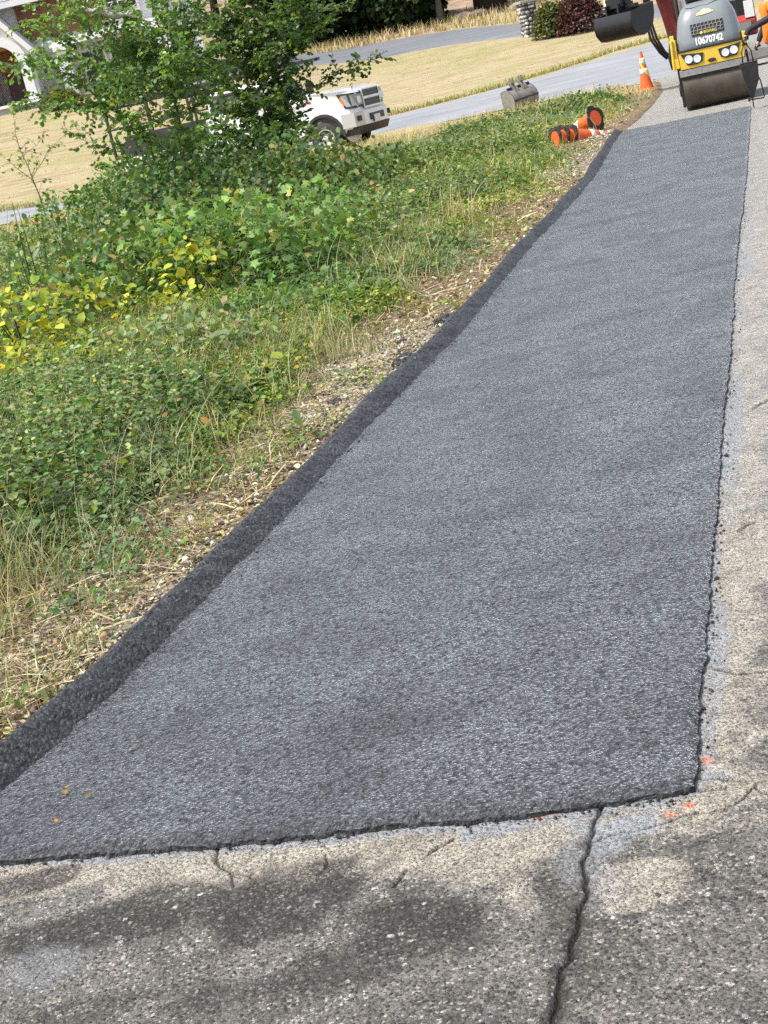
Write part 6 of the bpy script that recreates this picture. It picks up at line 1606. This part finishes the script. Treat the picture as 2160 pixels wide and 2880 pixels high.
    skin_obj('jeans', [(0, 0, 1.12, (.165, .13)), (0, 0, .95, (.17, .145)), (0, -.1, .84, .118), (-.02, -.12, .5, .092), (.02, -.13, .1, .078), (0, .1, .84, .118), (-.02, .13, .5, .092), (.05, .15, .1, .078)], [(0,1),(1,2),(2,3),(3,4),(1,5),(5,6),(6,7)], M['jeans'], root)
    for x, y in ((.02, -.13), (.05, .15)):
        b = MB()
        def rg(z, x0, x1, w): return [(x+x1, y-w*.7, z), (x+x1, y+w*.7, z), (x+(x0+x1)/2, y+w, z), (x+x0, y+w*.6, z), (x+x0, y-w*.6, z), (x+(x0+x1)/2, y-w, z)]
        b.loft([rg(0, -.2, .09, .055), rg(.03, -.205, .09, .057), rg(.07, -.17, .085, .052), rg(.1, -.07, .08, .05), rg(.2, -.055, .07, .05)]).build('boot', M['boot'], root, bevel=.015)

def make_chunks():
    g = 'lumps of black asphalt dropped behind the kerb'
    L = [(1252, 902, .06, 'largest black asphalt lump on the gravel, at the kerb bend'), (1144, 1002, .045, 'black asphalt lump halfway along the gravel patch'), (1122, 1020, .035, 'small brownish asphalt lump beside a bigger one by the gravel'), (1130, 958, .03, 'small asphalt lump in the soil uphill of the gravel'), (940, 1128, .035, 'asphalt lump lying in the middle of the gravel patch'), (215, 1690, .025, 'dark lump in the straw near the bottom of the verge')]
    for px, py, s, lab in L:
        q = G(px, py, .05); bm = bmesh.new(); bmesh.ops.create_icosphere(bm, subdivisions=3, radius=1)
        for v in bm.verts:
            f = .7+.6*float(fbm(v.co.x*2+px, v.co.y*2+v.co.z*1.7, 6)); v.co = Vector((v.co.x*s*f*1.3, v.co.y*s*f, v.co.z*s*f*.75))
        me = bpy.data.meshes.new('asphalt_lump'); bm.to_mesh(me); bm.free(); me.materials.append(bpy.data.materials['kerb_asphalt'])
        o = bpy.data.objects.new('asphalt_lump', me); COL.objects.link(o); o.location = (q[0], q[1], gz(q[0], q[1])+s*.3); tag(o, lab, 'lump', g)
    g = 'dry leaves blown onto the new asphalt'
    for px, py, s, c, lab in [(180, 2228, .028, (.3, .2, .07), 'curled brown leaf on the asphalt near the kerb end'), (150, 2318, .025, (.4, .22, .09), 'orange dry leaf nearest the bottom left corner of the strip'), (242, 2246, .03, (.27, .21, .08), 'ochre dry leaf beside the curled brown one'), (372, 2106, .018, (.45, .3, .12), 'small tan leaf scrap further up the asphalt'), (585, 2150, .016, (.4, .38, .33), 'pale scrap on the left part of the asphalt')]:
        q = G(px, py, .03); bag = Bag(); bag.add(T_OVATE, np.array([[0, 0, 0], [.004, .003, .004]]), rdir(2, 0)*np.array([1, 1, .3]), rdir(2, 2), [s*.8, s*.5], np.array([c, c]))
        o = bag.build('dry_leaf', STRAW); o.location = (q[0], q[1], .036); tag(o, lab, 'leaf', g)

# ================================================================== LIGHT, SKY, CAMERA
def make_light():
    w = bpy.data.worlds.new('World'); sc.world = w; w.use_nodes = True; nt = w.node_tree
    sky = nt.nodes.new('ShaderNodeTexSky'); sky.sky_type = 'NISHITA'; sky.sun_disc = False
    sd = Vector((-.62, -.22, 1.0)).normalized()
    sky.sun_elevation = math.asin(sd.z); sky.sun_rotation = math.atan2(sd.x, sd.y); sky.dust_density = 3.0; sky.air_density = 1.0; sky.ozone_density = 1.0
    bg = nt.nodes['Background']; hs = nt.nodes.new('ShaderNodeHueSaturation'); hs.inputs['Saturation'].default_value = .55; nt.links.new(sky.outputs[0], hs.inputs['Color']); nt.links.new(hs.outputs[0], bg.inputs[0]); bg.inputs[1].default_value = SKY
    l = bpy.data.lights.new('sun', 'SUN'); l.energy = SUN; l.angle = R(7); l.color = (1, .97, .92)
    o = bpy.data.objects.new('sun', l); COL.objects.link(o); o.rotation_mode = 'QUATERNION'; o.rotation_quaternion = sd.to_track_quat('Z', 'Y'); o.location = (-20, -10, 40)
def make_camera():
    c = bpy.data.cameras.new('camera'); c.sensor_fit = 'AUTO'; c.sensor_width = 36; c.lens = 36*FOC/2880; c.clip_start = .05; c.clip_end = 2000
    o = bpy.data.objects.new('camera', c); COL.objects.link(o)
    Rv = Vector((1, 0, 0)); U = Vector((0, math.sin(PITCH), math.cos(PITCH))); F = Vector((0, math.cos(PITCH), -math.sin(PITCH)))
    x = Rv*math.cos(ROLL)-U*math.sin(ROLL); y = Rv*math.sin(ROLL)+U*math.cos(ROLL); z = -F
    mtx = Matrix((x, y, z)).transposed().to_4x4(); mtx.translation = Vector((0, 0, CAMH)); o.matrix_world = mtx
    sc.camera = o
SUN, SKY, EXPO = 2.5, .14, .95
make_mats()
make_ground(); make_pavement(); make_path(); make_roads()
make_weeds(); make_lawn_grass(); make_bushes(); make_trees(); make_background_plants()
make_house(); make_pillars(); make_truck(); make_cones(); make_spare_bucket(); make_excavator(); make_roller()
make_pot(); qp = G(2116, 309); make_person((float(qp[0])+.03, float(qp[1])))
make_chunks()
make_light(); make_camera()
vs = sc.view_settings; vs.view_transform = 'Standard'; vs.look = 'None'; vs.exposure = EXPO; vs.gamma = 1; vs.use_curve_mapping = False
sc.cycles.max_bounces = 6; sc.cycles.transparent_max_bounces = 4

sc.cycles.use_denoising = False
